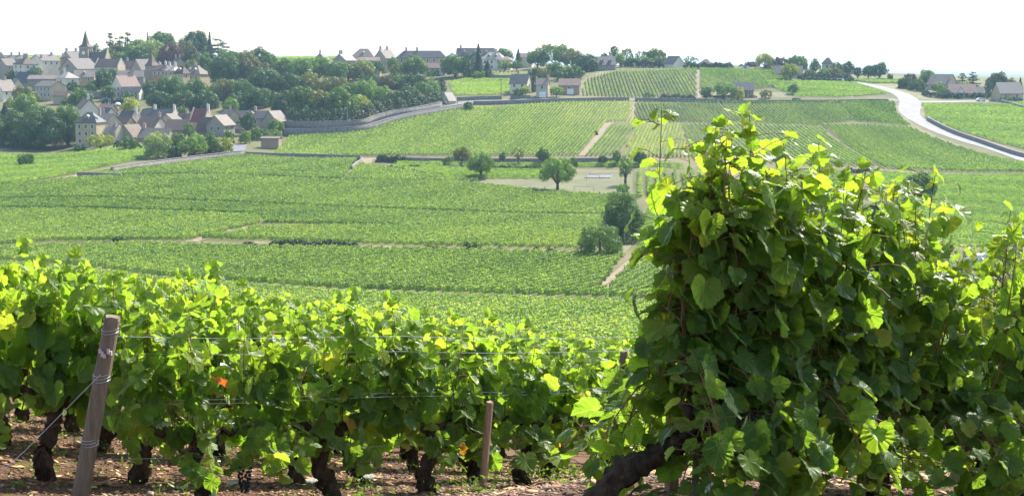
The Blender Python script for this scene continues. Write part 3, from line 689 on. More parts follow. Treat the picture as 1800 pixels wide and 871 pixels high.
def church():
    Y = 815; c = at(151, 84, Y); z0 = gz(c.x, c.y) - 1; H = c.z - z0
    root = empty('church', (c.x, c.y, z0), R(-14)); tag(root, 'church with a square clock tower and tall pointed spire above the village', 'church')
    w = 2.75
    t = MB(); t.box(-w, w, -w, w, 0, H)
    for x, y in ((-w, -w), (w, -w), (w, w), (-w, w)): t.box(x - 0.28, x + 0.28, y - 0.28, y + 0.28, 0, H - 3.0)
    t.build('tower', WM['stone'], root)
    m = MB(); m.box(-w - .22, w + .22, -w - .22, w + .22, H, H + 0.35); m.build('cornice', WM['pale'], root)
    s = MB(); v = []
    hs = 30 * Y / FPX
    for q, zz in ((w + 0.4, H + 0.36), (w * 0.55, H + 2.1), (0.05, H + hs)):
        v += [(-q, -q, zz), (q, -q, zz), (q, q, zz), (-q, q, zz)]
    f = [(0, 3, 2, 1)]
    for k in range(2): f += [(k * 4 + i, k * 4 + (i + 1) % 4, k * 4 + 4 + (i + 1) % 4, k * 4 + 4 + i) for i in range(4)]
    f.append((8, 9, 10, 11)); s.add(v, f); sp = s.build('spire', RM['plum'], root)
    k = MB(); k.tube([(0, 0, H + hs - 0.3), (0, 0, H + hs + 1.6)], 0.06, 5).box(-0.45, 0.45, -0.05, 0.05, H + hs + 0.8, H + hs + 0.92); k.build('cross', MAT_CHIM, sp)
    k = MB(); k.tube([(0, -w - 0.3, H - 3.0), (0, -w - 0.02, H - 3.0)], 0.98, 20); cf = k.build('clock_face', solid('clock_white', (0.82, 0.82, 0.84), 0.5, 0.03), root)
    k = MB(); k.box(-0.06, 0.06, -w - 0.36, -w - 0.31, H - 3.0, H - 2.25).box(0, 0.5, -w - 0.36, -w - 0.31, H - 3.06, H - 2.94); k.build('clock_hands', MAT_DOOR, cf)
    for face in ('r',):
        for y in (-0.95, 0.95):
            k = MB(); k.box(w, w + 0.05, y - 0.45, y + 0.45, H - 3.9, H - 1.0); k.build('belfry_opening', MAT_GLASS, root)
    # nave behind, gable end to the right
    n = MB(); e = H - 9.2; r = H - 2.8; n.prism([(-4.6, 0), (4.6, 0), (4.6, e), (0, r), (-4.6, e)], 'x', w, w + 11); n.build('nave', WM['grey'], root)
    n = MB(); n.prism([(-5.1, e - 0.5), (0, r + .02), (5.1, e - 0.5), (5.1, e - 0.2), (0, r + 0.32), (-5.1, e - 0.2)], 'x', w + 0.01, w + 10.6); n.build('nave_roof', RM['plum'], root)
    n = MB(); n.prism([(-4.9, e - 0.3), (4.9, e - 0.3), (0.9, r + .2), (0.7, r + 1.9), (-0.7, r + 1.9), (-0.9, r + .2)], 'x', w + 10.61, w + 11.2); n.build('gable_wall', WM['pale'], root)
church()
ch = h('broad stone church hall with a round window in its low gable', 139, 121, 103.5, 785, 15, 14.5, 58, 'grey', 'grey', front=(0, 0), name='church_hall', cat='church')
_m = MB(); _m.tube([(-7.5 - 0.06, 0.6, 0), (-7.5 + 0.05, 0.6, 0)], 1.15, 16); _zo = at(139, 117, 785).z - ch.location.z
for _i, _v in enumerate(_m.v): _m.v[_i] = (_v[0], _v[1], _v[2] + _zo)
_m.build('round_window', MAT_GLASS, ch)
h('long barn with dark plum roof and bright white right gable below the church', 193, 117, 104.5, 765, 14, 8, -14, 'pale', 'plum', 'parapet', front=(0, 0), name='barn', cat='barn')
h('low cream house with rusty roof right of the long barn', 232, 118.5, 108, 785, 9.5, 7, -20, 'cream', 'brown', front=(1, 2), chim=(-0.3,))
h('grey house with a blank left gable beside the stone turret', 250, 122, 105, 775, 9, 8, 58, 'grey', 'grey', front=(0, 0))
h('square stone turret with a pointed roof, bright on its right slope', 267.5, 116, 95, 742, 5.0, 5.0, -32, 'stone', 'brown', 'pyramid', front=(1, 1), right=(0, 0), name='turret', cat='tower')
h('low grey roofed house in front of the turret, above the pink roofed gable', 230, 135, 125, 725, 13, 8, 12, 'grey', 'grey', front=(1, 3), chim=(0.1,))
h('white house with pale pink roof and tall left gable, below the grey roofs', 221, 151, 134, 690, 11, 7.5, 52, 'white', 'pink', front=(2, 3), left=(2, 2), chim=(0.35,))
h('low white annex with dark roof, right of the pink roofed gable', 232, 161.5, 153.5, 678, 9.5, 6, -6, 'white', 'slate', front=(1, 2))
h('cream house with grey shutters and pale blue gable above the great dark tree', 88, 151.5, 143, 690, 12, 8.5, -34, 'cream', 'grey', front=(2, 4), right=(0, 1), shut=True)
h('white house with pale hipped roof, right of the long stone store', 119, 138, 127, 722, 8, 8, -38, 'white', 'light', 'hip', front=(1, 1), right=(2, 1), chim=(-0.3,), chimp=True)
h('dark roofed house below the white corner house', 50, 144, 127.5, 742, 12, 9, -18, 'stone', 'slate', front=(0, 0))
h('long low stone store between the dark roof and the pale hipped house', 84, 139, 133, 738, 19, 7, -4, 'stone', 'tan', front=(0, 0), name='store', cat='barn')
h('pink tiled house at the lower left edge with a bluish white wall', 7, 159, 141, 690, 9, 8, 62, 'white', 'tan', front=(1, 2), left=(1, 1), chim=(0.1,))
h('pale gabled house right of the pink tiled house at the left edge', 29, 156, 138.5, 700, 8, 7, -58, 'pale', 'slate', front=(0, 0), right=(0, 0))
h('small house with a dormered porch beside the dark round tree', 149, 135, 124, 735, 10, 8, 10, 'stone', 'tan', front=(1, 2), dorm=1)
h('small lean roofed outhouse at the foot of the pale blue gable', 110, 168, 161, 672, 7, 5, -10, 'pale', 'brown', front=(0, 0), name='outhouse')
h('manor with brown walls, dark mansard and tall white chimneys', 287, 124, 114.5, 725, 8, 8, -20, 'ochre', 'plum', 'mansard', front=(1, 3), chim=((-0.3, 0.1), (0.2, 0)), chimp=True, shut=True)
h('pale roofed wing of the manor with two bright chimneys', 304, 125, 116, 722, 6, 8, -20, 'cream', 'light', 'mansard', front=(1, 2), chim=((-0.3, 0), (0.25, 0)), chimp=True, right=(1, 1))
h('narrow mansard pavilion right of the manor, with a bright dormer', 320, 130, 117, 716, 5, 6, -22, 'cream', 'plum', 'mansard', front=(1, 1), right=(1, 1), dorm=1)
h('large house with grey purple hipped roof and small dormers beside the wood', 344, 131, 115.5, 730, 10.5, 10, -18, 'cream', 'grey', 'hip', front=(1, 3), dorm=2, chim=(0.0,))
h('house whose pale gable peeps out behind the manor chimneys', 313, 116, 102.5, 775, 9, 7.5, -62, 'cream', 'plum', front=(0, 0), right=(1, 1), chim=(-0.45, 0.45))
# lower village
h('white house with plum roof and chimney above the big cream house', 152, 190, 175, 592, 9, 7, -58, 'white', 'brown', front=(1, 1), right=(0, 1), chim=(0.42,), chimp=True)
h('big cream house with dark slate hipped roof and round topped dormer facing the vines', 159, 215.5, 198, 546, 8.6, 8, -10, 'cream', 'slate', 'hip', front=(3, 3), dorm=1, chim=((0.46, 0.0),))
h('tan roofed house adjoining the big cream house on the right', 190, 216, 200, 555, 7.5, 8, -42, 'pale', 'tan', front=(0, 0), right=(1, 1), chim=(-0.42,))
h('small cream house with tan roof and pale end wall below the tan roofed house', 199, 234, 223, 540, 6.2, 5, -24, 'pale', 'tan', 'parapet', front=(1, 1), right=(0, 0), chim=(0.2,))
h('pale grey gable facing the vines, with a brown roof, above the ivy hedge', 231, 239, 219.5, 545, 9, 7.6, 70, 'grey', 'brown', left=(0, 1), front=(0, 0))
h('small white gabled house with dark slate roof behind the tan roofs', 189, 201, 190, 578, 5.5, 5, -40, 'white', 'slate', front=(0, 0), right=(1, 1))
h('brown pink tiled shed roof at the top of the lower village', 189, 194, 183.5, 596, 6.2, 6, -20, 'rose', 'pink', front=(0, 0), name='shed', cat='shed')
h('house with deep plum red roof and cream right gable', 218, 219, 205.5, 562, 7.2, 6.5, -26, 'cream', 'plum', front=(0, 1), right=(0, 1))
h('slate roofed house with a pale raised right gable behind the plum roof', 227, 212, 195.5, 582, 8, 7.5, -24, 'pale', 'slate', 'parapet', front=(0, 0), chim=(0.47,), chimp=True)
h('long slate roofed house behind the brown roof, chimney in its middle', 279, 206, 192.5, 588, 15.5, 7.5, -14, 'white', 'slate', 'parapet', front=(1, 3), chim=(-0.1, 0.47), chimp=True)
h('house with mottled brown roof and bright white right gable', 266, 223, 206, 560, 9.5, 8, -26, 'white', 'brown', 'gable', front=(1, 2), right=(0, 0), chim=(0.46,))
h('low house with a long dark ridge and purple grey roof just above the silver willow', 276, 241, 226, 541, 12, 8, -12, 'grey', 'grey', front=(1, 2), chim=(-0.42,))
h('pale grey gable in the middle of the lower village', 300, 213, 200.5, 572, 8, 7.2, 78, 'pale', 'grey', front=(0, 0), left=(0, 1))
h('brown roofed house beside the pale grey gable, above the orchard trees', 314, 227, 211, 552, 8.5, 7.5, -8, 'stone', 'brown', front=(0, 0))
h('low dark roofed house with a pink chimney left of the red roof', 329, 212.5, 200, 588, 7, 6, -6, 'rose', 'plum', front=(0, 0), chim=(0.0,))
h('house with a dark red roof and pale chimney at its right gable', 354, 211.5, 191.5, 582, 6.8, 8, -12, 'pale', 'red', 'parapet', front=(0, 0), chim=(0.46,), chimp=True)
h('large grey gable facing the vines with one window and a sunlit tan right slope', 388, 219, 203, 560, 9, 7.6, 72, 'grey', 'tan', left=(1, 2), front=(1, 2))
h('purple roofed wing left of the large grey gable', 366, 228, 207, 564, 7, 8, -6, 'grey', 'plum', front=(0, 0))
h('sunlit cream house with tan roof behind the large grey gable', 404, 209, 194, 578, 9, 6.5, -55, 'cream', 'tan', right=(1, 2), front=(0, 0), chim=(0.1,))
h('long slate roofed farmhouse with a dormer window at the foot of the wood', 446, 207.5, 195.5, 580, 17, 8, -8, 'cream', 'slate', front=(1, 4), dorm=1, chim=(0.05,))
h('pale gabled wing at the right end of the long farmhouse', 483, 212, 195.5, 572, 8, 7, 66, 'grey', 'tan', front=(0, 0), left=(0, 0))
h('small square stone hut with a shallow roof beside the road and the bright parcel', 477, 243, 240.5, 521, 6.6, 4.5, -6, 'rose', 'grey', front=(0, 0), name='hut', cat='hut')
h('small stone gatehouse with a sunlit right side where the park wall meets the lane', 788, 176, 163.5, 630, 5, 4.6, 52, 'pale', 'light', front=(1, 1), left=(1, 1), name='gatehouse', cat='gatehouse')
# skyline houses right of the wood
h('dark little gabled cottage alone on the green skyline', 566, 105.5, 94.5, 800, 6, 7, 75, 'stone', 'slate', front=(0, 0), chim=(-0.4,), name='cottage')
h('low house with grey gable and pale right slope behind the wood', 606, 106, 95.5, 775, 10, 8, 62, 'grey', 'light', front=(1, 1), chim=(-0.3, -0.45))
h('big pale villa with a tan hipped roof and a central dormer gable', 640, 101, 86.5, 792, 12.5, 10, -6, 'white', 'tan', 'hip', front=(1, 4), dorm=1, name='villa')
h('low house with a salmon tiled roof below the pale villa', 650, 107, 101.5, 762, 11, 7, -10, 'pale', 'pink', front=(1, 2))
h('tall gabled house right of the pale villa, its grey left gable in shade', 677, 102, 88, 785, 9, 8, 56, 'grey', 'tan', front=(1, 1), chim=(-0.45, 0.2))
h('very long slate roofed building above the wood, with twin chimneys', 742, 102.5, 90, 772, 27, 9, -4, 'cream', 'slate', 'hip', front=(1, 7), chim=((-0.32, 0), (-0.1, 0)))
h('low house with a salmon roof in front of the very long slate building', 766, 119.5, 112, 752, 11.5, 6, -6, 'white', 'pink', front=(1, 4))
h('wide dark roofed house with white dormers behind the tall pointed conifer', 836, 98, 85.5, 805, 21, 9, -4, 'white', 'slate', dorm=3, front=(1, 4), chim=(-0.4,))
h('white villa with pale tiled roof and dormers right of the tall conifer', 868, 105, 92.5, 782, 12.5, 9, -14, 'white', 'light', 'hip', dorm=2, front=(2, 3), right=(1, 2), chim=(0.1,))
h('small pink roofed wing at the right of the white villa', 890, 106, 100, 778, 6, 6, -14, 'white', 'pink', 'hip', front=(1, 1))
h('pale blue house half hidden by trees right of the dark cedar', 924, 101, 94.5, 800, 8, 7, -10, 'white', 'grey', front=(1, 2))
h('white lane house with tan roof and bright right gable', 915, 145.5, 131, 665, 8.6, 6.5, -20, 'white', 'tan', front=(1, 2), right=(1, 1), chim=(-0.12,))
h('narrow grey lane house with a white garage door at street level', 954, 148.5, 138.5, 652, 5.4, 6, -8, 'pale', 'tan', front=(1, 1), chim=(0.46,), door=0.05, garage=True)
h('barn with salmon roof and white double garage door beside the striped hilltop parcel', 1001, 149.5, 139, 662, 9.6, 7, -4, 'rose', 'pink', front=(1, 1), door=0.05, garage=True, name='barn', cat='barn')
h('hilltop house with steep dark blue roof and two dormers above the striped parcel', 1064, 113.5, 100.5, 748, 9.6, 8, 8, 'rose', 'slate', dorm=2, front=(1, 3))
h('white hilltop house with dark roof, its white gable facing right', 1184, 112, 99.5, 765, 7.5, 8.4, -48, 'white', 'slate', right=(1, 1), front=(0, 0))
h('dark roofed house below the hilltop vines, behind garden trees by the lane', 1306, 158, 145.5, 662, 9.4, 7, -6, 'rose', 'slate', front=(1, 3), door=0.1)
h('white house behind the round yellow green tree', 1386, 129, 116.5, 725, 14, 8, -12, 'white', 'grey', front=(1, 4))
h('house with a pointed brown roof among shrubs on the skyline', 1241, 112, 104.5, 800, 6, 6, -20, 'rose', 'brown', 'hip', front=(0, 0))
h('house with a pointed slate roof among the skyline trees at right', 1455, 112.5, 102, 772, 5.5, 5.5, -20, 'pale', 'slate', 'hip', front=(1, 1))
h('large pale house with broad right gable and tall chimney, right of the white road', 1656, 148, 131.5, 702, 11, 10, -46, 'pale', 'tan', right=(1, 2), front=(1, 2), chim=((0.45, -0.3),))
h('low house with salmon roof and small front gable behind the dark hedge', 1690, 163, 149, 666, 12, 8.5, -8, 'white', 'pink', front=(1, 4))
h('small grey roofed wing at the right of the low salmon roofed house', 1717, 163, 153.5, 664, 5.2, 6, -8, 'white', 'grey', front=(1, 1))
h('low front gable of the house behind the dark hedge', 1687, 164, 153.5, 660, 6, 4.2, 78, 'white', 'tan', left=(0, 0), front=(0, 0), name='annex')
h('slate roofed house with pale walls at the right edge by the lane', 1771, 163.5, 145.5, 652, 11.4, 8, 8, 'cream', 'slate', front=(1, 2), left=(0, 0), door=0.1)
print('HOUSES', HOUSES)
# ------------------------------------------------------------------ trees
LEAF = {
 'dark':   leafy('leaves_dark',   [(0, (0.030, 0.067, 0.016)), (0.5, (0.061, 0.120, 0.023)), (1, (0.128, 0.199, 0.034))], 0.28),
 'mid':    leafy('leaves_mid',    [(0, (0.046, 0.096, 0.017)), (0.5, (0.093, 0.175, 0.027)), (1, (0.180, 0.283, 0.044))], 0.32),
 'light':  leafy('leaves_light',  [(0, (0.076, 0.142, 0.022)), (0.5, (0.150, 0.258, 0.039)), (1, (0.271, 0.400, 0.058))], 0.36),
 'yellow': leafy('leaves_yellow', [(0, (0.128, 0.167, 0.022)), (0.5, (0.284, 0.333, 0.039)), (1, (0.510, 0.499, 0.058))], 0.36),
 'olive':  leafy('leaves_olive',  [(0, (0.067, 0.092, 0.020)), (0.5, (0.150, 0.167, 0.034)), (1, (0.271, 0.250, 0.053))], 0.30),
 'rust':   leafy('leaves_rust',   [(0, (0.046, 0.052, 0.015)), (0.5, (0.099, 0.099, 0.025)), (1, (0.182, 0.157, 0.037))], 0.30),
 'plum':   leafy('leaves_plum',   [(0, (0.052, 0.033, 0.022)), (0.5, (0.113, 0.058, 0.037)), (1, (0.211, 0.099, 0.053))], 0.25),
 'silver': leafy('leaves_silver', [(0, (0.121, 0.175, 0.053)), (0.5, (0.226, 0.300, 0.087)), (1, (0.377, 0.466, 0.135))], 0.32),
 'blue':   leafy('leaves_conifer', [(0, (0.018, 0.044, 0.016)), (0.5, (0.040, 0.080, 0.024)), (1, (0.082, 0.142, 0.039))], 0.18),
}
MAT_BARK = solid('bark', (0.11, 0.085, 0.065), 0.95, 0.3, 3.0, bump=0.4)
NT = 0
def crown_pts(kind, rx, rz, sz):
    """centres, normals of the leaf clumps of a crown whose middle is the origin"""
    r = max(rx, 0.4)
    C = []; Nn = []
    def ball(c, rad, dens, flat=1.0):
        n = max(10, int(dens * 4 * math.pi * rad * rad * (0.5 + 0.5 * flat) / (sz * sz)))
        d = rng.normal(size=(n, 3)); d /= np.linalg.norm(d, axis=1, keepdims=True)
        rr = rad * rng.uniform(0.62, 1.06, (n, 1))
        C.append(np.array(c) + d * rr * np.array([1, 1, flat])); Nn.append(d + rng.normal(0, 0.24, (n, 3)))
    if kind in ('broad', 'bush', 'sparse'):
        k = int(np.clip(13 + r * 2.2, 12, 34)); 
        if kind == 'sparse': k = int(k * 0.8)
        for i in range(k):
            z = 1 - 1.72 * (i + 0.5) / k; z = max(-0.85, z); a = i * 2.39996 + rng.uniform(-0.5, 0.5); q = math.sqrt(max(0.05, 1 - z * z))
            f = rng.uniform(0.56, 0.82); cr = rng.uniform(0.24, 0.40) * (0.8 if kind == 'sparse' else 1.0)
            ball((math.cos(a) * q * f * rx, math.sin(a) * q * f * rx, z * f * rz), cr * min(rx, rz * 1.15), 1.2 if kind != 'sparse' else 0.6)
        if kind == 'bush':
            for i in range(7): ball((math.cos(i * 0.9) * 0.66 * rx, math.sin(i * 0.9) * 0.66 * rx, -0.78 * rz), 0.34 * min(rx, rz * 1.2), 0.9)
        if kind != 'sparse': ball((0, 0, -0.05 * rz), 0.6 * min(rx, rz), 0.55)
    elif kind == 'conifer':
        n = int(3.2 * 2 * math.pi * rx * rz / (sz * sz)) + 60
        t = rng.random(n) ** 0.75; lay = (np.floor(t * 11) + rng.uniform(0.1, 1, n)) / 11
        a = rng.uniform(0, 2 * math.pi, n); saw = 1 - 0.38 * ((t * 11) % 1)
        rad = rx * (0.06 + 0.94 * t) * saw * rng.uniform(0.45, 1.05, n) * (1 + 0.12 * np.sin(a * 5 + t * 40))
        C.append(np.stack([np.cos(a) * rad, np.sin(a) * rad, rz * (1 - 2 * t)], 1)); Nn.append(np.stack([np.cos(a), np.sin(a), np.full(n, 0.7)], 1) + rng.normal(0, 0.5, (n, 3)))
    elif kind == 'column':
        n = int(3.0 * 4 * rx * 2 * rz / (sz * sz)) + 60
        z = rng.uniform(-1, 1, n); a = rng.uniform(0, 2 * math.pi, n)
        rad = rx * np.sqrt(np.maximum(0.03, 1 - np.abs(z) ** 2.4)) * rng.uniform(0.6, 1.08, n) * (1 + 0.1 * np.sin(z * 9 + a * 3))
        C.append(np.stack([np.cos(a) * rad, np.sin(a) * rad, z * rz], 1)); Nn.append(np.stack([np.cos(a), np.sin(a), z * 0.3], 1) + rng.normal(0, 0.5, (n, 3)))
    elif kind == 'cedar':
        for i in range(7):
            t = i / 6; zz = rz * (0.85 - 1.6 * t); R_ = rx * (0.30 + 0.7 * t ** 0.7)
            for j in range(6):
                a = j * 1.05 + i * 0.6 + rng.uniform(-0.3, 0.3); q = rng.uniform(0.35, 0.8)
                ball((math.cos(a) * q * R_, math.sin(a) * q * R_, zz + rng.uniform(-0.1, 0.1) * rz), 0.42 * R_, 0.5, 0.22)
    elif kind == 'pine':
        for i in range(18):
            z = rng.uniform(-0.9, 0.85); a = rng.uniform(0, 6.28); q = rng.uniform(0.1, 0.75) * rx * (1 - 0.25 * z)
            ball((math.cos(a) * q, math.sin(a) * q, z * rz), rng.uniform(0.26, 0.44) * rx, 0.9, 0.6)
    return np.concatenate(C), np.concatenate(Nn)
def tree(label, px, top, bot, w, Y=None, mat='mid', kind='broad', base=None, name='tree', cat='tree', group=None):
    """top, bot, w: the crown in pixels of the photograph; it stands Y metres ahead, or at the ground pixel base"""
    global NT; NT += 1
    if Y is None: Y = P(px, base).y
    t = at(px, top, Y); b = at(px, bot, Y); g = gz(t.x, t.y)
    zt_, zb_ = t.z - g, b.z - g; hgt = zt_ - zb_; wood = group == W1
    if group != G3 and kind != 'bush':
        gap = hgt * (0.03 if (wood or group == G4 or kind in ('conifer', 'column')) else 0.10)
        if zb_ > gap: zb_ = max(gap, zb_ - hgt * (1.2 if wood else 0.8))
    rz = max(0.5, (zt_ - zb_) / 2); rx = max(0.4, w * Y / FPX / 2) * (1.25 if wood else (1.08 if group == G3 else (1.36 if group == SK and kind != 'pine' else 1.22)))
    c = Vector((t.x, t.y, (zt_ + zb_) / 2))
    if c.z - rz < 0 and kind == 'bush': c.z = rz * 0.8
    sz = float(np.clip(0.00085 * Y, 0.22, 0.75)) * (0.85 if kind in ('conifer', 'cedar', 'pine') else 1.0)
    C, Nn = crown_pts(kind, rx * 0.97, rz * 0.97, sz)
    C = C + np.array([0, 0, c.z]); keep = C[:, 2] > 0.05; C, Nn = C[keep], Nn[keep]
    V, F = quads(C, Nn, sz * rng.uniform(0.7, 1.45, len(C)))
    T = np.clip(rng.normal(0.5, 0.10, len(C)) + 0.12 * np.sin(C[:, 0] * 1.1 + NT) * np.sin(C[:, 2] * 0.9 + NT * 2) + rng.normal(0, 0.06), 0, 1)
    root = empty(name, (t.x, t.y, g), rng.uniform(0, 6.28)); tag(root, label, cat, group)
    link('crown', raw_mesh('crown', V, F, LEAF[mat], tint=T), root)
    zt = c.z + rz * (0.75 if kind in ('conifer', 'pine', 'cedar', 'column') else 0.15); tr = float(np.clip(0.045 * (rz * 2), 0.08, 0.45))
    m = MB(); m.tube([(0, 0, -0.3), (0.05, 0.02, zt * 0.35), (-0.05, 0.05, zt * 0.7), (0, 0, zt)], [tr * 1.25, tr, tr * 0.75, tr * 0.3], 7)
    if kind in ('broad', 'sparse', 'pine'):
        zb = max(0.2, c.z - rz * 0.75)
        for k in range(5):
            a = k * 1.257 + NT; q = rx * 0.6
            m.tube([(0, 0, zb * 0.8), (math.cos(a) * q * .5, math.sin(a) * q * .5, zb + rz * 0.35), (math.cos(a) * q, math.sin(a) * q, c.z + rz * 0.25)], [tr * 0.6, tr * 0.4, tr * 0.12], 5)
    m.build('trunk', MAT_BARK, root, smooth=True)
    return root
t = tree
SK = 'trees along the village skyline'
G3 = 'trees round the sports field'
G4 = 'garden trees of the lower village'
W1 = 'trees of the wood above the park wall'; SK = 'trees along the village skyline'
# skyline behind the church
t('leftmost of three thin dark pines on the village skyline', 193, 53, 84, 19, 850, 'blue', 'pine', group=SK)
t('middle of three thin dark pines on the village skyline', 209, 54, 84, 20, 855, 'blue', 'pine', group=SK)
t('rightmost and tallest of three thin dark pines on the village skyline', 223, 51, 84, 19, 850, 'blue', 'pine', group=SK)
t('round tree just right of the church spire', 166, 72, 104, 21, 845, 'mid', group=SK)
t('olive tree right of the church nave, below the thin pines', 189, 80, 108, 24, 830, 'olive', group=SK)
t('rusty topped tree below the middle thin pine', 206, 76, 96, 28, 845, 'rust', group=SK)
t('round green tree behind the long barn gable', 212, 88, 110, 24, 815, 'mid', group=SK)
t('ragged green tree right of the three thin pines', 238, 62, 92, 24, 845, 'mid', group=SK)
t('bright leaved tree between the pines and the wide grey green tree', 230, 74, 96, 22, 835, 'light', group=SK)
t('wide grey green tree above the stone turret', 264, 66, 104, 40, 825, 'silver', group=SK)
t('dark tree filling the gap left of the turret roof', 240, 78, 110, 34, 812, 'dark', group=SK)
t('tiny pointed conifer left of the high round skyline tree', 259, 56.5, 74, 5, 860, 'blue', 'conifer', group=SK)
t('high round tree on the skyline above the wide grey green tree', 284, 52.5, 80, 38, 860, 'mid', group=SK)
t('plum coloured tree above the manor chimneys', 298, 73, 106, 34, 815, 'plum', group=SK)
t('tree with rusty crown between the two high round skyline trees', 319, 67, 100, 34, 835, 'olive', group=SK)
t('very dark round tree, highest on the skyline left of the pointed conifer', 344, 52.5, 82, 40, 860, 'dark', group=SK)
t('brownish round tree behind the manor pavilion', 334, 80, 110, 32, 800, 'rust', group=SK)
t('pointed conifer above the flat topped cedar', 368, 55.5, 82, 14, 855, 'blue', 'conifer', group=SK)
t('flat topped cedar at the right end of the village skyline', 383, 66, 98, 54, 820, 'blue', 'cedar', group=SK)
t('small green tree right of the hipped roof with dormers', 355, 91, 116, 28, 775, 'mid', group=SK)
t('small olive tree above the hipped roof with dormers', 336, 104, 120, 24, 765, 'olive', group=SK)
# the wood, from its skyline down to the park wall
for a in [
 ('green tree at the upper left of the wood, under the cedar', 400, 86, 128, 44, 770, 'mid'),
 ('dark heavy tree beside the hipped roof with dormers', 394, 96, 142, 48, 718, 'dark'),
 ('dark domed tree rising above the wood against the sky', 456, 81, 106, 34, 790, 'dark'),
 ('olive tree just left of the dark domed tree', 430, 87, 118, 40, 775, 'olive'),
 ('green tree on the right shoulder of the dark domed tree', 473, 90, 118, 26, 770, 'mid'),
 ('wide rust tinged tree in the upper middle of the wood', 440, 101, 145, 58, 725, 'rust'),
 ('light green tree below the green skyline strip', 500, 102, 136, 40, 730, 'mid'),
 ('bright edged tree at the top of the wood, under the skyline wall', 527, 101, 134, 46, 725, 'light'),
 ('light tree below the dark skyline cottage', 560, 99, 136, 44, 735, 'light'),
 ('green tree below the low grey gabled house on the skyline', 592, 108, 146, 40, 722, 'mid'),
 ('olive tree below the salmon roofed house', 634, 110, 138, 42, 728, 'olive'),
 ('green tree between the grey gabled house and the pale villa', 612, 109, 140, 34, 735, 'mid'),
 ('big dark domed tree in the middle of the wood', 464, 118, 172, 60, 672, 'dark'),
 ('dark green tree right of the big dark domed tree', 506, 128, 172, 42, 668, 'dark'),
 ('dull brownish tree in the right middle of the wood', 545, 128, 168, 44, 672, 'olive'),
 ('grey green tree left of the dark flat pine', 588, 134, 182, 50, 655, 'olive'),
 ('olive topped tree above the slate farmhouse, left of the wood', 394, 137, 188, 48, 668, 'olive'),
 ('tree with sunlit right side between the olive topped tree and the big dark dome', 426, 137, 188, 34, 660, 'mid'),
 ('broad green tree below the manor', 300, 131, 184, 46, 690, 'mid'),
 ('green tree below the hipped roof with dormers', 342, 138, 188, 42, 685, 'mid'),
 ('leafy tree left of the broad green tree below the manor', 268, 141, 188, 36, 685, 'dark'),
 ('great dark tree low in the left of the wood', 456, 152, 208, 64, 636, 'dark'),
 ('dark tree left of the long slate farmhouse ridge', 364, 158, 202, 50, 640, 'dark'),
 ('dark tree behind the red roofed house', 320, 158, 200, 50, 640, 'dark'),
 ('dark tree above the mottled brown roof', 278, 158, 196, 40, 645, 'dark'),
 ('dark tree above the farmhouse chimney', 416, 164, 206, 44, 632, 'dark'),
 ('small pale tree in front of the dark trees, above the farmhouse', 406, 170, 196, 26, 612, 'light'),
 ('tall well lit tree standing forward at the edge of the wood, right of the farmhouse', 530, 146, 214, 46, 604, 'mid'),
 ('dark tree filling the gap right of the farmhouse gable', 500, 160, 214, 40, 612, 'dark'),
 ('ragged dull pine by the yellow clearing', 562, 158, 206, 40, 602, 'olive'),
 ('tall dull green tree right of the yellow clearing', 596, 150, 214, 42, 598, 'mid'),
 ('dark flat topped pine in the upper right of the wood', 650, 131, 152, 42, 700, 'dark'),
 ('light tree in the right half of the wood', 612, 142, 192, 38, 645, 'mid'),
 ('tall bright tree in the right half of the wood', 641, 139, 192, 46, 640, 'light'),
 ('light round tree right of the tall bright tree', 672, 150, 196, 38, 632, 'light'),
 ('yellow tinged small tree in front of the wood, above the street lamp', 633, 164, 204, 28, 605, 'yellow'),
 ('pale small tree right beside the street lamp', 619, 164, 210, 24, 600, 'light'),
 ('purplish brown tree in the upper right of the wood', 681, 131, 168, 42, 690, 'rust'),
 ('green tree between the purplish tree and the dark right end of the wood', 703, 127, 164, 40, 692, 'mid'),
 ('dark layered tree at the upper right end of the wood', 729, 128, 168, 44, 685, 'dark'),
 ('dark tree above the bend of the park wall', 690, 156, 202, 34, 622, 'dark'),
 ('dark tree with a reddish patch above the park wall', 719, 150, 198, 42, 630, 'dark'),
 ('green tree left of the gatehouse in the wood', 745, 142, 192, 38, 640, 'mid'),
 ('light green tree at the right end of the wood', 760, 136, 182, 28, 655, 'light'),
 ('dark tree low behind the park wall, left of the gatehouse', 660, 176, 208, 30, 612, 'dark'),
 ('dark tree low in the wood between the lamp and the bend of the wall', 645, 180, 214, 30, 602, 'dark'),
 ('dark tree close behind the gatehouse', 770, 160, 188, 22, 645, 'dark'),
]: t(*a, group=W1)
t('dark narrow conifer at the right end of the wood beside the bright parcel', 776, 138, 178, 15, 660, 'blue', 'column', group=W1)
t('dark undergrowth tree below the tall forward tree', 545, 184, 220, 36, 596, 'dark', group=W1)
t('dark undergrowth tree behind the grey park wall near the farmhouse', 512, 188, 222, 32, 596, 'dark', group=W1)
t('dark undergrowth tree left of the street lamp', 590, 186, 220, 34, 594, 'dark', group=W1)
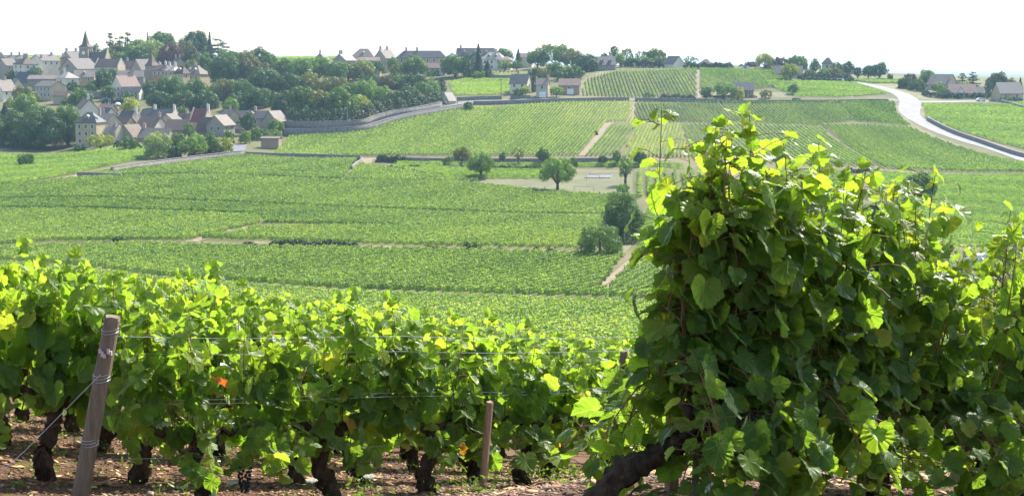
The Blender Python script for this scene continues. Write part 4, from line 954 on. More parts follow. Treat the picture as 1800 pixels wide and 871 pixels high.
# trees of the right skyline
G2 = 'trees between the wood and the white road'
for a in [
 ('round tree in front of the very long slate building', 728, 98, 134, 40, 738, 'mid'),
 ('wide tree right of the very long slate building', 800, 94, 138, 46, 738, 'mid'),
 ('tall narrow conifer with a pointed tip above the wide dark roof', 841, 76, 138, 26, 738, 'blue', 'conifer'),
 ('dark column tree left of the tall narrow conifer', 824, 94, 138, 22, 735, 'dark', 'column'),
 ('wide dark conifer above the bright parcel', 857, 106, 140, 30, 728, 'blue', 'conifer'),
 ('small light shrub under the tall narrow conifer', 843, 124, 140, 20, 722, 'light', 'bush'),
 ('shrub in front of the low salmon roofed building', 762, 122, 134, 26, 735, 'mid', 'bush'),
 ('tree on the skyline above the white villa', 886, 85, 102, 28, 830, 'mid'),
 ('dark cedar right of the white villa', 911, 86, 111, 20, 790, 'blue', 'conifer'),
 ('round shrub below the white villa', 888, 106, 122, 24, 765, 'light'),
 ('round shrub below the dark cedar', 908, 106, 120, 20, 765, 'mid'),
 ('great ragged tree, highest right of the white villa', 976, 76.5, 116, 72, 780, 'mid'),
 ('tree on the left flank of the great ragged tree', 945, 88, 118, 40, 775, 'mid'),
 ('dull tree on the right flank of the great ragged tree', 1006, 88, 120, 38, 772, 'olive'),
 ('tiny spruce tip poking above the dull tree', 1008, 85, 100, 7, 800, 'blue', 'conifer'),
 ('very dark domed tree left of the hilltop house', 1031, 94, 134, 36, 742, 'dark'),
 ('rounded tree below the great ragged tree', 974, 108, 138, 32, 728, 'mid'),
 ('olive shrub above the narrow lane house', 956, 120, 142, 26, 712, 'olive'),
 ('dark shrub behind the pink barn', 986, 122, 143, 34, 708, 'dark'),
 ('leafy shrub between the pink barn and the very dark dome', 1007, 114, 143, 38, 712, 'mid'),
 ('dark shrub behind the left lane house', 940, 118, 140, 26, 720, 'dark'),
 ('dark cypress column beside the white lane house', 937, 134, 164, 12, 668, 'blue', 'column'),
 ('clipped round tree in front of the white lane house', 911, 154, 170, 18, 648, 'mid'),
 ('yellow green bush beside the clipped lane tree', 924, 150, 164, 15, 652, 'yellow', 'bush'),
 ('clipped umbrella shaped tree between the lane houses and the barn', 978, 151, 167, 22, 650, 'light'),
 ('small conical tree behind the hilltop house', 1062, 91, 104, 14, 800, 'dark'),
 ('dark egg shaped tree on the skyline right of the hilltop house', 1080, 81, 106, 17, 790, 'dark', 'column'),
 ('open branched tree right of the dark egg shaped tree', 1102, 82, 108, 28, 800, 'dark', 'sparse'),
 ('light bush beside the hilltop house', 1090, 93, 116, 18, 765, 'light'),
 ('open branched tree at the top of the striped hill', 1130, 87, 112, 30, 800, 'dark', 'sparse'),
 ('row of round shrubs, left one, at the top of the striped hill', 1110, 100, 119, 30, 770, 'mid'),
 ('row of round shrubs, right one, at the top of the striped hill', 1135, 99, 119, 32, 770, 'mid'),
 ('leafy skyline tree left of the white gabled hilltop house', 1153, 84, 110, 34, 790, 'mid'),
 ('shrub at the left corner of the white gabled hilltop house', 1158, 98, 118, 28, 772, 'olive'),
 ('open tree right of the white gabled hilltop house', 1214, 96, 120, 26, 780, 'mid', 'sparse'),
 ('light shrub right of the white gabled hilltop house', 1221, 110, 122, 18, 765, 'light'),
 ('olive shrub in front of the pointed brown roof', 1239, 109, 123, 18, 768, 'olive'),
 ('dark clipped shrub right of the pointed brown roof', 1256, 109, 123, 20, 768, 'dark'),
 ('light shrub at the end of the skyline hedge', 1268, 110, 123, 15, 766, 'light'),
 ('small plum tree alone on the skyline', 1303, 112, 124, 9, 770, 'plum'),
 ('plum leaved tree left of the yellow green skyline tree', 1320, 107, 123, 22, 770, 'plum'),
 ('yellow green tree, brightest on the right skyline', 1345, 93, 120, 32, 785, 'yellow'),
 ('dark plum leaved tree right of the yellow green skyline tree', 1371, 100, 122, 24, 775, 'plum'),
 ('broad tree on the skyline above the white house', 1402, 96, 124, 36, 770, 'mid'),
 ('dark clipped shrubs below the yellow green skyline tree', 1338, 117, 128, 34, 752, 'dark'),
 ('olive bush left of the white house on the hill', 1352, 115, 130, 20, 745, 'olive'),
 ('round yellow green weeping tree on a short trunk at the edge of the hilltop parcel', 1390, 111, 140, 29, 705, 'yellow'),
 ('round dark tree at the left of the garden by the lane', 1241, 152, 166, 20, 652, 'mid'),
 ('wide light green tree in the garden by the lane', 1274, 144, 170, 42, 652, 'light'),
 ('yellow green bush against the dark roofed house', 1298, 152, 172, 22, 650, 'yellow', 'bush'),
 ('round olive shrub right of the dark roofed house', 1347, 157, 171, 20, 650, 'olive', 'bush'),
 ('small tree on a thin trunk above the lane at right', 1394, 147, 163, 18, 660, 'mid'),
 ('low bush at the foot of the striped hilltop parcel', 1140, 162, 171, 24, 655, 'mid', 'bush'),
 ('small bush on the lower lane wall at right', 1400, 172, 181, 18, 636, 'dark', 'bush'),
 ('round tree left of the pointed slate roof on the skyline', 1433, 102, 118, 18, 775, 'mid'),
 ('leafy tree left of the tall dark skyline tree at right', 1471, 107, 128, 22, 760, 'mid'),
 ('tall dark tree right of the pointed slate roof', 1491, 106, 134, 22, 745, 'dark'),
 ('low dark tree beside the tall dark skyline tree', 1508, 116, 136, 16, 745, 'dark'),
 ('light round tree at the top of the smooth green parcel', 1448, 120, 142, 18, 725, 'light'),
 ('olive shrub below the pointed slate roof', 1466, 118, 138, 22, 738, 'olive'),
 ('dark shrubs left of the light round tree', 1425, 122, 141, 26, 732, 'dark'),
 ('left one of two lone dark trees on the skyline above the white road', 1527, 114, 134, 22, 745, 'dark'),
 ('right and larger one of two lone dark trees above the white road', 1547, 109, 138, 28, 742, 'dark'),
 ('tiny round bush right of the two dark trees above the white road', 1565, 129, 139, 9, 742, 'mid', 'bush'),
 ('tree with a reddish top right of the white road', 1600, 128, 158, 26, 695, 'rust'),
 ('dark bush on the bank right of the white road', 1588, 137, 160, 20, 690, 'dark', 'bush'),
 ('dark tree at the corner of the road junction', 1613, 140, 165, 32, 682, 'dark'),
 ('light green tree behind the large pale house', 1631, 121, 142, 26, 725, 'light'),
 ('narrow dark cypress at the left end of the large pale house', 1626, 136, 156, 8, 705, 'blue', 'column'),
 ('round light bush in front of the large pale house', 1650, 144, 160, 18, 680, 'light', 'bush'),
 ('dark bush left of the low salmon roofed house', 1660, 152, 171, 24, 660, 'mid', 'bush'),
 ('yellow green bush between the pale house and the salmon roof', 1698, 143, 154, 18, 684, 'yellow', 'bush'),
 ('left and smaller one of two blue green cedars behind the salmon roof', 1692, 127, 150, 24, 712, 'blue', 'cedar'),
 ('right and taller one of two blue green cedars behind the salmon roof', 1711, 124, 152, 28, 706, 'blue', 'cedar'),
 ('narrow dark cypress left of the slate roofed house at the right edge', 1738, 137, 168, 11, 668, 'blue', 'column'),
 ('orange brown tree behind the slate roofed house at the right edge', 1755, 126, 150, 30, 700, 'rust'),
 ('green tree above the ridge of the slate roofed house at the right edge', 1777, 136, 152, 18, 700, 'mid'),
 ('dark conifer right of the slate roofed house', 1794, 136, 160, 14, 690, 'blue', 'conifer'),
 ('shrubs at the foot of the slate roofed house', 1768, 170, 178, 26, 643, 'dark', 'bush'),
]: t(*a, group=G2)
for a in [
 ('shrub between the white corner house and the long stone store', 62, 118, 138, 20, 765, 'mid', 'bush'),
 ('small tree at the left foot of the white corner house', 20, 122, 142, 22, 770, 'dark'),
 ('garden shrub below the church hall', 128, 142, 160, 22, 712, 'dark', 'bush'),
 ('dark garden tree between the long barn and the pink roofed gable', 200, 118, 138, 20, 745, 'dark'),
 ('shrubs below the low white annex', 226, 160, 174, 34, 665, 'dark', 'bush'),
 ('garden tree at the left of the pale pink roofed house', 190, 150, 172, 24, 680, 'mid'),
 ('garden bush under the pale gabled house at the left edge', 26, 172, 190, 36, 640, 'mid', 'bush'),
 ('dark shrubs between the outhouse and the green gable tree', 122, 170, 188, 30, 640, 'dark', 'bush'),
 ('round garden tree left of the pink chimney in the lower village', 318, 186, 204, 22, 605, 'mid'),
 ('dark bush in front of the house with a dormered porch', 166, 140, 158, 22, 712, 'mid', 'bush'),
 ('light green tree in front of the pale villa', 640, 104, 126, 30, 745, 'light'),
 ('small tree between the villa and the tall gabled house', 664, 104, 126, 20, 760, 'mid'),
 ('shrub at the left end of the very long slate building', 692, 100, 124, 22, 760, 'mid'),
 ('tall shrub hiding the foot of the very long slate building', 700, 112, 130, 34, 735, 'olive', 'bush'),
]: t(*a, group='garden trees of the upper village')
# valley trees, standing at ground pixels
G3 = 'trees round the sports field'
t('larger walnut tree with wide round crown, right one beside the sports field', 980, 275, 327, 66, base=334, mat='light', group=G3)
t('smaller walnut tree on a slanting trunk, left one beside the sports field', 845, 267, 308, 50, base=313.5, mat='light', group=G3)
t('olive tree left of the smaller walnut tree', 812, 256, 286, 34, base=291, mat='olive', group=G3)
t('small dark tree between the two walnut trees', 884, 265, 284, 14, base=289, mat='dark', group=G3)
t('thin reddish brown tree behind the vines between the walnuts', 911, 258, 282, 24, base=292, mat='rust', kind='sparse', group=G3)
t('dark round tree just left of the larger walnut tree', 955, 258, 288, 26, base=291, mat='dark', group=G3)
t('small grey green tree just right of the larger walnut tree', 1008, 274, 300, 20, base=303, mat='mid', group=G3)
t('bush left of the olive tree on the track', 788, 272, 289, 26, base=289, mat='mid', kind='bush', group=G3)
t('small round tree on the track right of the walnut trees', 1060, 272, 288, 20, base=291, mat='dark', group=G3)
t('pointed shrub tree left of the tall poplar like tree', 1085, 263, 288, 18, base=291, mat='mid', group=G3)
t('round dark tree right of the tall poplar like tree', 1124, 264, 289, 26, base=292, mat='dark', group=G3)
t('tall light poplar like tree at the corner of the sports field', 1100, 270, 318, 26, base=324, mat='light', group=G3)
t('light bush below the poplar like tree', 1095, 322, 340, 26, base=342, mat='light', kind='bush', group=G3)
t('big round dark green tree left of the tall foreground vine', 1093, 337, 426, 84, base=426, mat='mid', kind='bush', group=G3)
t('ragged dark bush, largest in the valley, below the big round tree', 1055, 392, 452, 100, base=453, mat='mid', kind='bush', group=G3)
t('small dark tree on the valley track right of the tall foreground vine', 1444, 266, 294, 24, base=299, mat='mid', group=G3)
t('pale tree on the valley track behind the tall foreground vine', 1382, 265, 292, 20, base=297, mat='light', group=G3)
t('tall green tree in front of the broad parcel on the right', 1618, 303, 352, 56, base=356, mat='mid', group=G3)
t('dull green tree left of the tall tree on the right, behind the vine tips', 1565, 325, 358, 40, base=360, mat='olive', group=G3)
t('dark shrub low in the hollow behind the vine tips', 1550, 352, 392, 50, base=394, mat='dark', kind='bush', group=G3)
t('dark shrub in the hollow left of the vine tips', 1436, 338, 376, 56, base=378, mat='dark', kind='bush', group=G3)
t('grey green tree in the hollow behind the foreground vines', 1420, 312, 348, 44, base=352, mat='mid', group=G3)
G4 = 'garden trees of the lower village'
t('round bush alone in the vines left of the village road', 45, 268, 293, 26, base=293.5, mat='mid', kind='bush', group=G4)
t('yellowish spreading tree in front of the big cream house', 176, 234, 260, 44, base=263, mat='yellow', group=G4)
t('dull green tree right of the yellowish spreading tree', 229, 240, 262, 30, base=264, mat='mid', group=G4)
t('small pale shrub right of the big cream house', 215, 248, 261, 13, base=262, mat='light', kind='bush', group=G4)
t('silver leaved willow beside the garden wall', 277, 234, 275, 50, base=278, mat='silver', kind='bush', group=G4)
t('yellow green top of a tree behind the silver willow', 275, 230, 246, 18, 530, 'yellow', group=G4)
t('grey green tree right of the silver willow', 311, 232, 268, 30, base=275, mat='mid', group=G4)
t('bright round tree above the garden wall at the road', 338, 236, 276, 44, base=279, mat='light', group=G4)
t('small dark tree left of the bright round tree at the road', 306, 256, 279, 24, base=280, mat='dark', kind='bush', group=G4)
t('green tree right of the bright round tree at the road', 368, 230, 268, 32, base=275, mat='mid', group=G4)
t('yellow spotted bush at the corner of the village road', 392, 240, 272, 34, base=274, mat='yellow', kind='bush', group=G4)
t('narrow green tree in front of the low grey roofs', 332, 214, 242, 20, 545, 'mid', group=G4)
t('dark leafy tree beside the long slate farmhouse', 434, 193, 230, 24, 560, 'dark', group=G4)
t('bright ball shaped tree in front of the pale gabled wing', 484, 207, 230, 26, 555, 'light', group=G4)
t('light bush below the bright ball shaped tree', 480, 226, 244, 34, 545, 'light', 'bush', group=G4)
t('shrubs right of the terrace by the village road', 452, 222, 246, 30, 545, 'mid', 'bush', group=G4)
t('light shrub left of the terrace shrubs', 430, 230, 250, 22, 532, 'light', 'bush', group=G4)
t('shrubs above the mouth of the village road', 402, 228, 252, 20, 532, 'mid', 'bush', group=G4)
t('great dark tree, largest of the left group, by the vines', 70, 184, 272, 92, 552, 'dark', group=G4)
t('tall green tree on the right side of the left tree group', 116, 179, 268, 58, 556, 'mid', group=G4)
t('dark tree at the left edge of the left tree group', 18, 196, 274, 66, 552, 'dark', group=G4)
t('dark blue green fir at the left edge above the tree group', 8, 180, 240, 44, 590, 'blue', 'conifer', group=G4)
t('olive tree below the pink tiled house at the left edge', 43, 150, 184, 40, 655, 'olive', group=G4)
t('light dome of a tree above the great dark tree', 44, 163, 196, 40, 625, 'light', group=G4)
t('yellowing small tree between the fir and the great dark tree', 34, 194, 222, 22, 580, 'yellow', group=G4)
t('green tree in front of the pale blue gable', 140, 154, 192, 38, 635, 'mid', group=G4)
t('dark round tree in the middle of the upper village', 181, 120, 160, 30, 712, 'dark', group=G4)
t('shrub left of the dark round tree in the upper village', 156, 146, 162, 26, 705, 'mid', 'bush', group=G4)
t('bright yellow green tree above the slate roofs', 229, 171, 194, 32, 605, 'yellow', group=G4)
t('dark bush at the right foot of the tall green tree by the vines', 140, 252, 270, 20, base=270, mat='dark', kind='bush', group=G4)
t('round bush at the lower end of the lane wall', 823, 178, 194, 17, base=195, mat='dark', kind='bush', group=G4)
t('tiny bush beside the stepped dirt path', 1048, 230, 237, 7, base=237.5, mat='dark', kind='bush', group=G4)
print('TREES', NT)

# ------------------------------------------------------------------ lamps, poles, goals, vehicles
MAT_METAL = solid('galvanised', (0.42, 0.43, 0.44), 0.5, 0.1, 3, metal=0.4)
MAT_WOODP = solid('weathered_pole', (0.16, 0.13, 0.10), 0.9, 0.2, 3)
MAT_WHITE = solid('white_paint', (0.78, 0.78, 0.78), 0.5, 0.04)
MAT_BLUE = solid('blue_plastic', (0.10, 0.25, 0.45), 0.5, 0.1)
MAT_RED = solid('red_paint', (0.5, 0.06, 0.05), 0.5, 0.1)
MAT_TYRE = solid('tyre', (0.03, 0.03, 0.03), 0.9, 0.1)
def lamp(label, px, top, base):
    g = P(px, base); H = at(px, top, g.y).z - g.z
    r = empty('street_lamp', g); tag(r, label, 'street lamp')
    MB().tube([(0, 0, -0.3), (0, 0, H * 0.5), (0, 0, H - 0.1), (-0.25, -0.3, H), (-0.6, -0.6, H + 0.05)], [0.11, 0.085, 0.06, 0.05, 0.045], 8).build('pole', MAT_METAL, r)
    MB().prism([(-0.9, -0.35), (-0.5, -0.35), (-0.45, -0.9), (-0.95, -0.9)], 'z', H - 0.05, H + 0.14).build('lamp_head', MAT_WHITE, r)
def pole(label, px, top, base, arms=True):
    g = P(px, base); H = at(px, top, g.y).z - g.z
    r = empty('utility_pole', g); tag(r, label, 'utility pole')
    MB().tube([(0, 0, -0.3), (0, 0, H)], [0.15, 0.10], 8).build('pole', MAT_WOODP, r)
    if arms:
        a = MB(); a.box(-0.7, 0.7, -0.06, 0.06, H - 0.6, H - 0.48)
        for x in (-0.6, 0, 0.6): a.tube([(x, 0, H - 0.48), (x, 0, H - 0.3)], 0.05, 6)
        a.build('crossarm', MAT_WOODP, r)
lamp('grey street lamp standing before the wood at the park wall', 611, 190, 222)
lamp('grey street lamp on the lane in front of the gatehouse', 786, 180, 195)
pole('wooden utility pole beside the white lane house', 881, 138, 172)
pole('thin pole at the bend of the park wall', 679, 194, 211, False)
pole('thin pole at the mouth of the village road', 407, 232, 252, False)
pole('thin pole near the gatehouse road', 804, 178, 189, False)
pole('low stone post where the walls meet at the village road', 431, 264, 273.5, False)
def goal(label, x0, x1, top, base):
    a = P(x0, base); b = P(x1, base + (1.5 if base > 330 else 0)); H = at(x0, top, a.y).z - a.z
    r = empty('goal', (a + b) / 2); tag(r, label, 'goal'); d = (b - a) / 2; d.z = 0; n = Vector((d.y, -d.x, 0)).normalized() * -1.6
    for s in (-1, 1): MB().tube([d * s + Vector((0, 0, -0.2)), d * s + Vector((0, 0, H))], 0.07, 6).build('post', MAT_METAL, r)
    MB().tube([-d + Vector((0, 0, H)), d + Vector((0, 0, H))], 0.06, 6).build('crossbar', MAT_METAL, r)
    for s in (-1, 1): MB().tube([d * s + Vector((0, 0, H)), d * s + n + Vector((0, 0, 0.05))], 0.04, 5).build('stay', MAT_METAL, r)
goal('thin football goal at the near end of the sports field', 1009, 1043, 327, 337.5)
goal('thin football goal at the far end of the sports field', 1031, 1054, 307.5, 316)
MAT_EDGE = solid('edging', (0.22, 0.215, 0.21), 0.8, 0.1)
def court():
    c = [P(1028, 313), P(1072, 313), P(1075, 307.5), P(1033, 306.5)]
    o = sum(c, Vector()) / 4; r = empty('boules_court', o); tag(r, 'boules court, a pale gravel rectangle with white edging boards on the turf', 'boules court')
    V = [(p.x - o.x, p.y - o.y, gz(p.x, p.y) - o.z + 0.12) for p in c]
    link('surface', raw_mesh('surface', np.array(V), np.array([[0, 1, 2, 3]]), MAT_GRAVEL), r)
    for i in range(4):
        a, b = Vector(V[i]), Vector(V[(i + 1) % 4])
        MB().tube([a, b], 0.22, 4).build('edging_board', MAT_EDGE, r)
court()
def car(label, px, base, yaw, body, van=False):
    g = P(px, base); r = empty('parked_van' if van else 'parked_car', g, R(yaw)); tag(r, label, 'van' if van else 'car')
    hh = 1.95 if van else 1.45; L = 2.35 if van else 2.1
    prof = [(-L, .35), (L, .35), (L, .75), (L * .93, .85), (L * .5, .95), (L * .28, hh), (-L * .62 if not van else -L * .95, hh), (-L * .96, .95), (-L, .8)]
    if van: prof = [(-L, .35), (L, .35), (L, .85), (L * .9, 1.0), (L * .68, hh), (-L * .97, hh), (-L, hh - .1)]
    MB().prism(prof, 'y', -.85, .85).build('body', body, r)
    for s in (-1, 1): MB().box(-L * .5, L * .3, s * .86 - .01, s * .86 + .01, .98, hh - .16).build('side_window', MAT_GLASS, r)
    for x in (-L * .6, L * .62):
        for s in (-1, 1): MB().tube([(x, s * .78, .33), (x, s * .92, .33)], .33, 12).build('wheel', MAT_TYRE, r)
car('white car parked in front of the clipped hedge by the lane', 1724, 178, 4, MAT_WHITE)
car('dark car parked by the slate roofed house at the right edge', 1790, 177.5, 0, solid('dark_paint', (0.05, 0.055, 0.07), 0.35, 0.05, spec=0.6))
car('white van on the hilltop lane under the plum trees', 1310, 122.8, 0, MAT_WHITE, True)
car('dark car on the hilltop lane left of the white van', 1279, 122, 0, solid('blue_grey_paint', (0.10, 0.12, 0.16), 0.35, 0.05, spec=0.6))
car('white van parked at the top of the white road', 1476, 145, 10, MAT_WHITE, True)
def marker(label, px, base, red=False):
    g = P(px, base); r = empty('marker_post', g); tag(r, label, 'marker post')
    MB().tube([(0, 0, -.2), (0, 0, 1.0)], .1, 6).build('post', MAT_WHITE, r)
    MB().tube([(0, 0, 1.0), (0, 0, 1.25)], .11, 6).build('cap', MAT_RED if red else MAT_BLUE, r)
marker('white roadside marker on the bank, upper one right of the white road', 1592, 163)
marker('white roadside marker lower on the bank at the junction', 1602, 168)
marker('red capped roadside marker under the dark corner tree', 1611, 171, True)
def canopy():
    c = at(186, 182, 600); g = gz(c.x, c.y); r = empty('play_arch', (c.x, c.y, g)); tag(r, 'light blue arch frame in the garden above the tiled shed', 'garden arch')
    Hc = c.z - g + 0.5
    pts = [(math.cos(a) * 2.0, 0, Hc + math.sin(a) * 1.9) for a in np.linspace(0, math.pi, 13)]
    MB().tube(pts, 0.14, 6).build('hoop', MAT_BLUE, r)
    for s in (-1, 1): MB().tube([(s * 2, 0, -0.3), (s * 2, 0, Hc)], .1, 6).build('leg', MAT_BLUE, r)
    c = at(207, 184, 600); g = gz(c.x, c.y); r = empty('garden_canopy', (c.x, c.y, g)); tag(r, 'white domed garden canopy beside the bright yellow green tree', 'canopy')
    Hc = c.z - g; m = MB(); n = 14
    for k in range(5):
        q = 1.3 * math.cos(k * 0.36); m.v += [(math.cos(2 * math.pi * i / n) * q, math.sin(2 * math.pi * i / n) * q, Hc + 1.0 * math.sin(k * 0.36)) for i in range(n)]
    fs = [(k * n + i, k * n + (i + 1) % n, (k + 1) * n + (i + 1) % n, (k + 1) * n + i) for k in range(4) for i in range(n)] + [tuple(range(4 * n, 5 * n))]
    m.f += fs; m.m += [0] * len(fs); m.build('cover', MAT_WHITE, r)
    for i in range(4): MB().tube([(math.cos(i * 1.57 + .78) * 1.2, math.sin(i * 1.57 + .78) * 1.2, -0.3), (math.cos(i * 1.57 + .78) * 1.2, math.sin(i * 1.57 + .78) * 1.2, Hc)], .05, 5).build('leg', MAT_METAL, r)
canopy()
# a person sitting in the shade of the walnut
def sitter():
    g = P(957.5, 333.5); r = empty('person', g, R(25)); tag(r, 'person in a white top sitting on the ground in the shade of the larger walnut', 'person')
    me = bpy.data.meshes.new('body')
    J = [(0, 0, .12), (0, .02, .35), (0, .05, .55), (0, .04, .66), (0, .0, .82),
         (.1, -.1, .13), (.13, -.42, .42), (.13, -.72, .1), (.13, -.85, .08), (-.1, -.1, .13), (-.13, -.42, .42), (-.13, -.72, .1), (-.13, -.85, .08),
         (.19, .05, .54), (.25, -.12, .36), (.14, -.38, .40), (-.19, .05, .54), (-.25, -.12, .36), (-.14, -.38, .40)]
    Ed = [(0, 1), (1, 2), (2, 3), (3, 4), (0, 5), (5, 6), (6, 7), (7, 8), (0, 9), (9, 10), (10, 11), (11, 12), (2, 13), (13, 14), (14, 15), (2, 16), (16, 17), (17, 18)]
    rad = [.15, .14, .15, .06, .105, .1, .08, .055, .04, .1, .08, .055, .04, .065, .05, .035, .065, .05, .035]
    me.from_pydata(J, Ed, []); o = link('body', me, r)
    me.materials.append(solid('shirt_and_skin', (0.55, 0.52, 0.50), 0.8, 0.1))
    md = o.modifiers.new('skin', 'SKIN'); 
    for i, q in enumerate(rad): me.skin_vertices[0].data[i].radius = (q, q)
    me.skin_vertices[0].data[0].use_root = True
    s = o.modifiers.new('sub', 'SUBSURF'); s.levels = 1; s.render_levels = 1
    hm = MB()
    for k in range(5):
        q = .125 * math.cos(k * .38); hm.v += [(math.cos(6.283 * i / 10) * q, .02 + math.sin(6.283 * i / 10) * q, .83 + .13 * math.sin(k * .38)) for i in range(10)]
    hm.f = [(k * 10 + i, k * 10 + (i + 1) % 10, k * 10 + 10 + (i + 1) % 10, k * 10 + 10 + i) for k in range(4) for i in range(10)] + [tuple(range(40, 50))]; hm.m = [0] * len(hm.f)
    hm.build('hair', MAT_TYRE, r)
sitter()
# ------------------------------------------------------------------ the vines in the foreground
def vine_leaf_mat():
    m, nt, out = new_mat('vine_leaf')
    at_ = N(nt, 'ShaderNodeAttribute'); at_.attribute_name = 'tint'
    rp = ramp(nt, [(0.0, (0.055, 0.115, 0.020)), (0.4, (0.10, 0.19, 0.025)), (0.72, (0.165, 0.25, 0.033)), (0.90, (0.25, 0.29, 0.042)), (0.955, (0.42, 0.34, 0.05)), (0.975, (0.36, 0.15, 0.04)), (1.0, (0.30, 0.045, 0.025))], at_.outputs['Fac'])
    uvn = N(nt, 'ShaderNodeUVMap'); uvn.uv_map = 'leaf'
    nz = N(nt, 'ShaderNodeTexNoise'); nz.inputs['Scale'].default_value = 9.0; nz.inputs['Detail'].default_value = 3
    tc = N(nt, 'ShaderNodeTexCoord'); nt.links.new(tc.outputs['Object'], nz.inputs['Vector'])
    sx = N(nt, 'ShaderNodeSeparateXYZ'); nt.links.new(uvn.outputs[0], sx.inputs[0])
    def math_(op, a, b=None, c=None):
        n = N(nt, 'ShaderNodeMath', operation=op)
        for i, q in enumerate((a, b, c)):
            if q is None: continue
            if isinstance(q, (int, float)): n.inputs[i].default_value = q
            else: nt.links.new(q, n.inputs[i])
        return n.outputs[0]
    ang = math_('ARCTAN2', sx.outputs['X'], sx.outputs['Y'])
    pp = math_('PINGPONG', ang, R(23.5))            # main veins every 47 degrees from the stalk
    rad = math_('SQRT', math_('ADD', math_('MULTIPLY', sx.outputs['X'], sx.outputs['X']), math_('MULTIPLY', sx.outputs['Y'], sx.outputs['Y'])))
    dist = math_('MULTIPLY', rad, math_('SINE', pp))
    side = math_('PINGPONG', math_('SUBTRACT', math_('MULTIPLY', rad, 7.0), math_('MULTIPLY', dist, 6.0)), 0.5)   # side veins
    v1 = math_('LESS_THAN', dist, 0.016); v2 = math_('MULTIPLY', math_('LESS_THAN', side, 0.06), 0.35)
    vein = math_('MAXIMUM', v1, v2)
    mott = N(nt, 'ShaderNodeMix', data_type='RGBA', blend_type='MULTIPLY'); mott.inputs[0].default_value = 0.5
    r2 = ramp(nt, [(0.3, (0.6, 0.65, 0.6)), (0.7, (1.25, 1.2, 1.1))], nz.outputs['Fac'])
    nt.links.new(rp.outputs[0], mott.inputs[6]); nt.links.new(r2.outputs[0], mott.inputs[7])
    mx = N(nt, 'ShaderNodeMix', data_type='RGBA'); nt.links.new(math_('MULTIPLY', vein, 0.45), mx.inputs[0])
    nt.links.new(mott.outputs[2], mx.inputs[6]); mx.inputs[7].default_value = (0.24, 0.27, 0.09, 1)
    nz2 = N(nt, 'ShaderNodeTexNoise'); nz2.inputs['Scale'].default_value = 55.0; nz2.inputs['Detail'].default_value = 2; nt.links.new(tc.outputs['Object'], nz2.inputs['Vector'])
    r3 = ramp(nt, [(0.665, (0, 0, 0)), (0.70, (0.7, 0.7, 0.7))], nz2.outputs['Fac'])
    spot = N(nt, 'ShaderNodeMix', data_type='RGBA'); nt.links.new(r3.outputs[0], spot.inputs[0]); nt.links.new(mx.outputs[2], spot.inputs[6]); spot.inputs[7].default_value = (0.16, 0.10, 0.035, 1)
    col = spot.outputs[2]
    d = N(nt, 'ShaderNodeBsdfDiffuse'); nt.links.new(col, d.inputs[0])
    bo = N(nt, 'ShaderNodeBump'); bo.inputs['Strength'].default_value = 0.5; bo.inputs['Distance'].default_value = 0.012
    nt.links.new(math_('SUBTRACT', nz.outputs['Fac'], vein), bo.inputs['Height'])
    nt.links.new(bo.outputs[0], d.inputs['Normal'])
    tr = N(nt, 'ShaderNodeBsdfTranslucent')
    tm = N(nt, 'ShaderNodeMix', data_type='RGBA', blend_type='MULTIPLY'); tm.inputs[0].default_value = 1.0
    nt.links.new(col, tm.inputs[6]); tm.inputs[7].default_value = (3.3, 3.0, 1.25, 1)
    nt.links.new(tm.outputs[2], tr.inputs[0])
    ms = N(nt, 'ShaderNodeMixShader'); ms.inputs[0].default_value = 0.62
    nt.links.new(d.outputs[0], ms.inputs[1]); nt.links.new(tr.outputs[0], ms.inputs[2])
    g = N(nt, 'ShaderNodeBsdfGlossy'); g.inputs['Roughness'].default_value = 0.42; nt.links.new(bo.outputs[0], g.inputs['Normal'])
    lw = N(nt, 'ShaderNodeFresnel'); lw.inputs['IOR'].default_value = 1.4
    m2 = N(nt, 'ShaderNodeMixShader'); nt.links.new(math_('MULTIPLY', lw.outputs[0], 0.38), m2.inputs[0])
    nt.links.new(ms.outputs[0], m2.inputs[1]); nt.links.new(g.outputs[0], m2.inputs[2])
    nt.links.new(m2.outputs[0], out.inputs[0]); return m
MAT_VLEAF = vine_leaf_mat()
def bark_mat():
    m, nt, out = new_mat('vine_bark')
    nz, rp = noise_col(nt, 26.0, [(0.3, (0.032, 0.020, 0.013)), (0.55, (0.13, 0.082, 0.05)), (0.8, (0.31, 0.21, 0.135))], detail=8, stretch=(1, 1, 0.35), rough=0.75)
    p = N(nt, 'ShaderNodeBsdfPrincipled'); p.inputs['Roughness'].default_value = 0.95; p.inputs['Specular IOR Level'].default_value = 0.15
    nt.links.new(rp.outputs[0], p.inputs['Base Color'])
    b = N(nt, 'ShaderNodeBump'); b.inputs['Strength'].default_value = 1.0; b.inputs['Distance'].default_value = 0.03
    nt.links.new(nz.outputs['Fac'], b.inputs['Height']); nt.links.new(b.outputs[0], p.inputs['Normal'])
    nt.links.new(p.outputs[0], out.inputs[0]); return m
MAT_VBARK = bark_mat()
MAT_CANE = solid('cane', (0.20, 0.095, 0.045), 0.7, 0.35, 8)
MAT_GREENCANE = solid('green_shoot', (0.17, 0.19, 0.05), 0.6, 0.3, 8)
MAT_GRAPE = solid('grape_skin', (0.018, 0.016, 0.038), 0.45, 0.5, 14, spec=0.5)
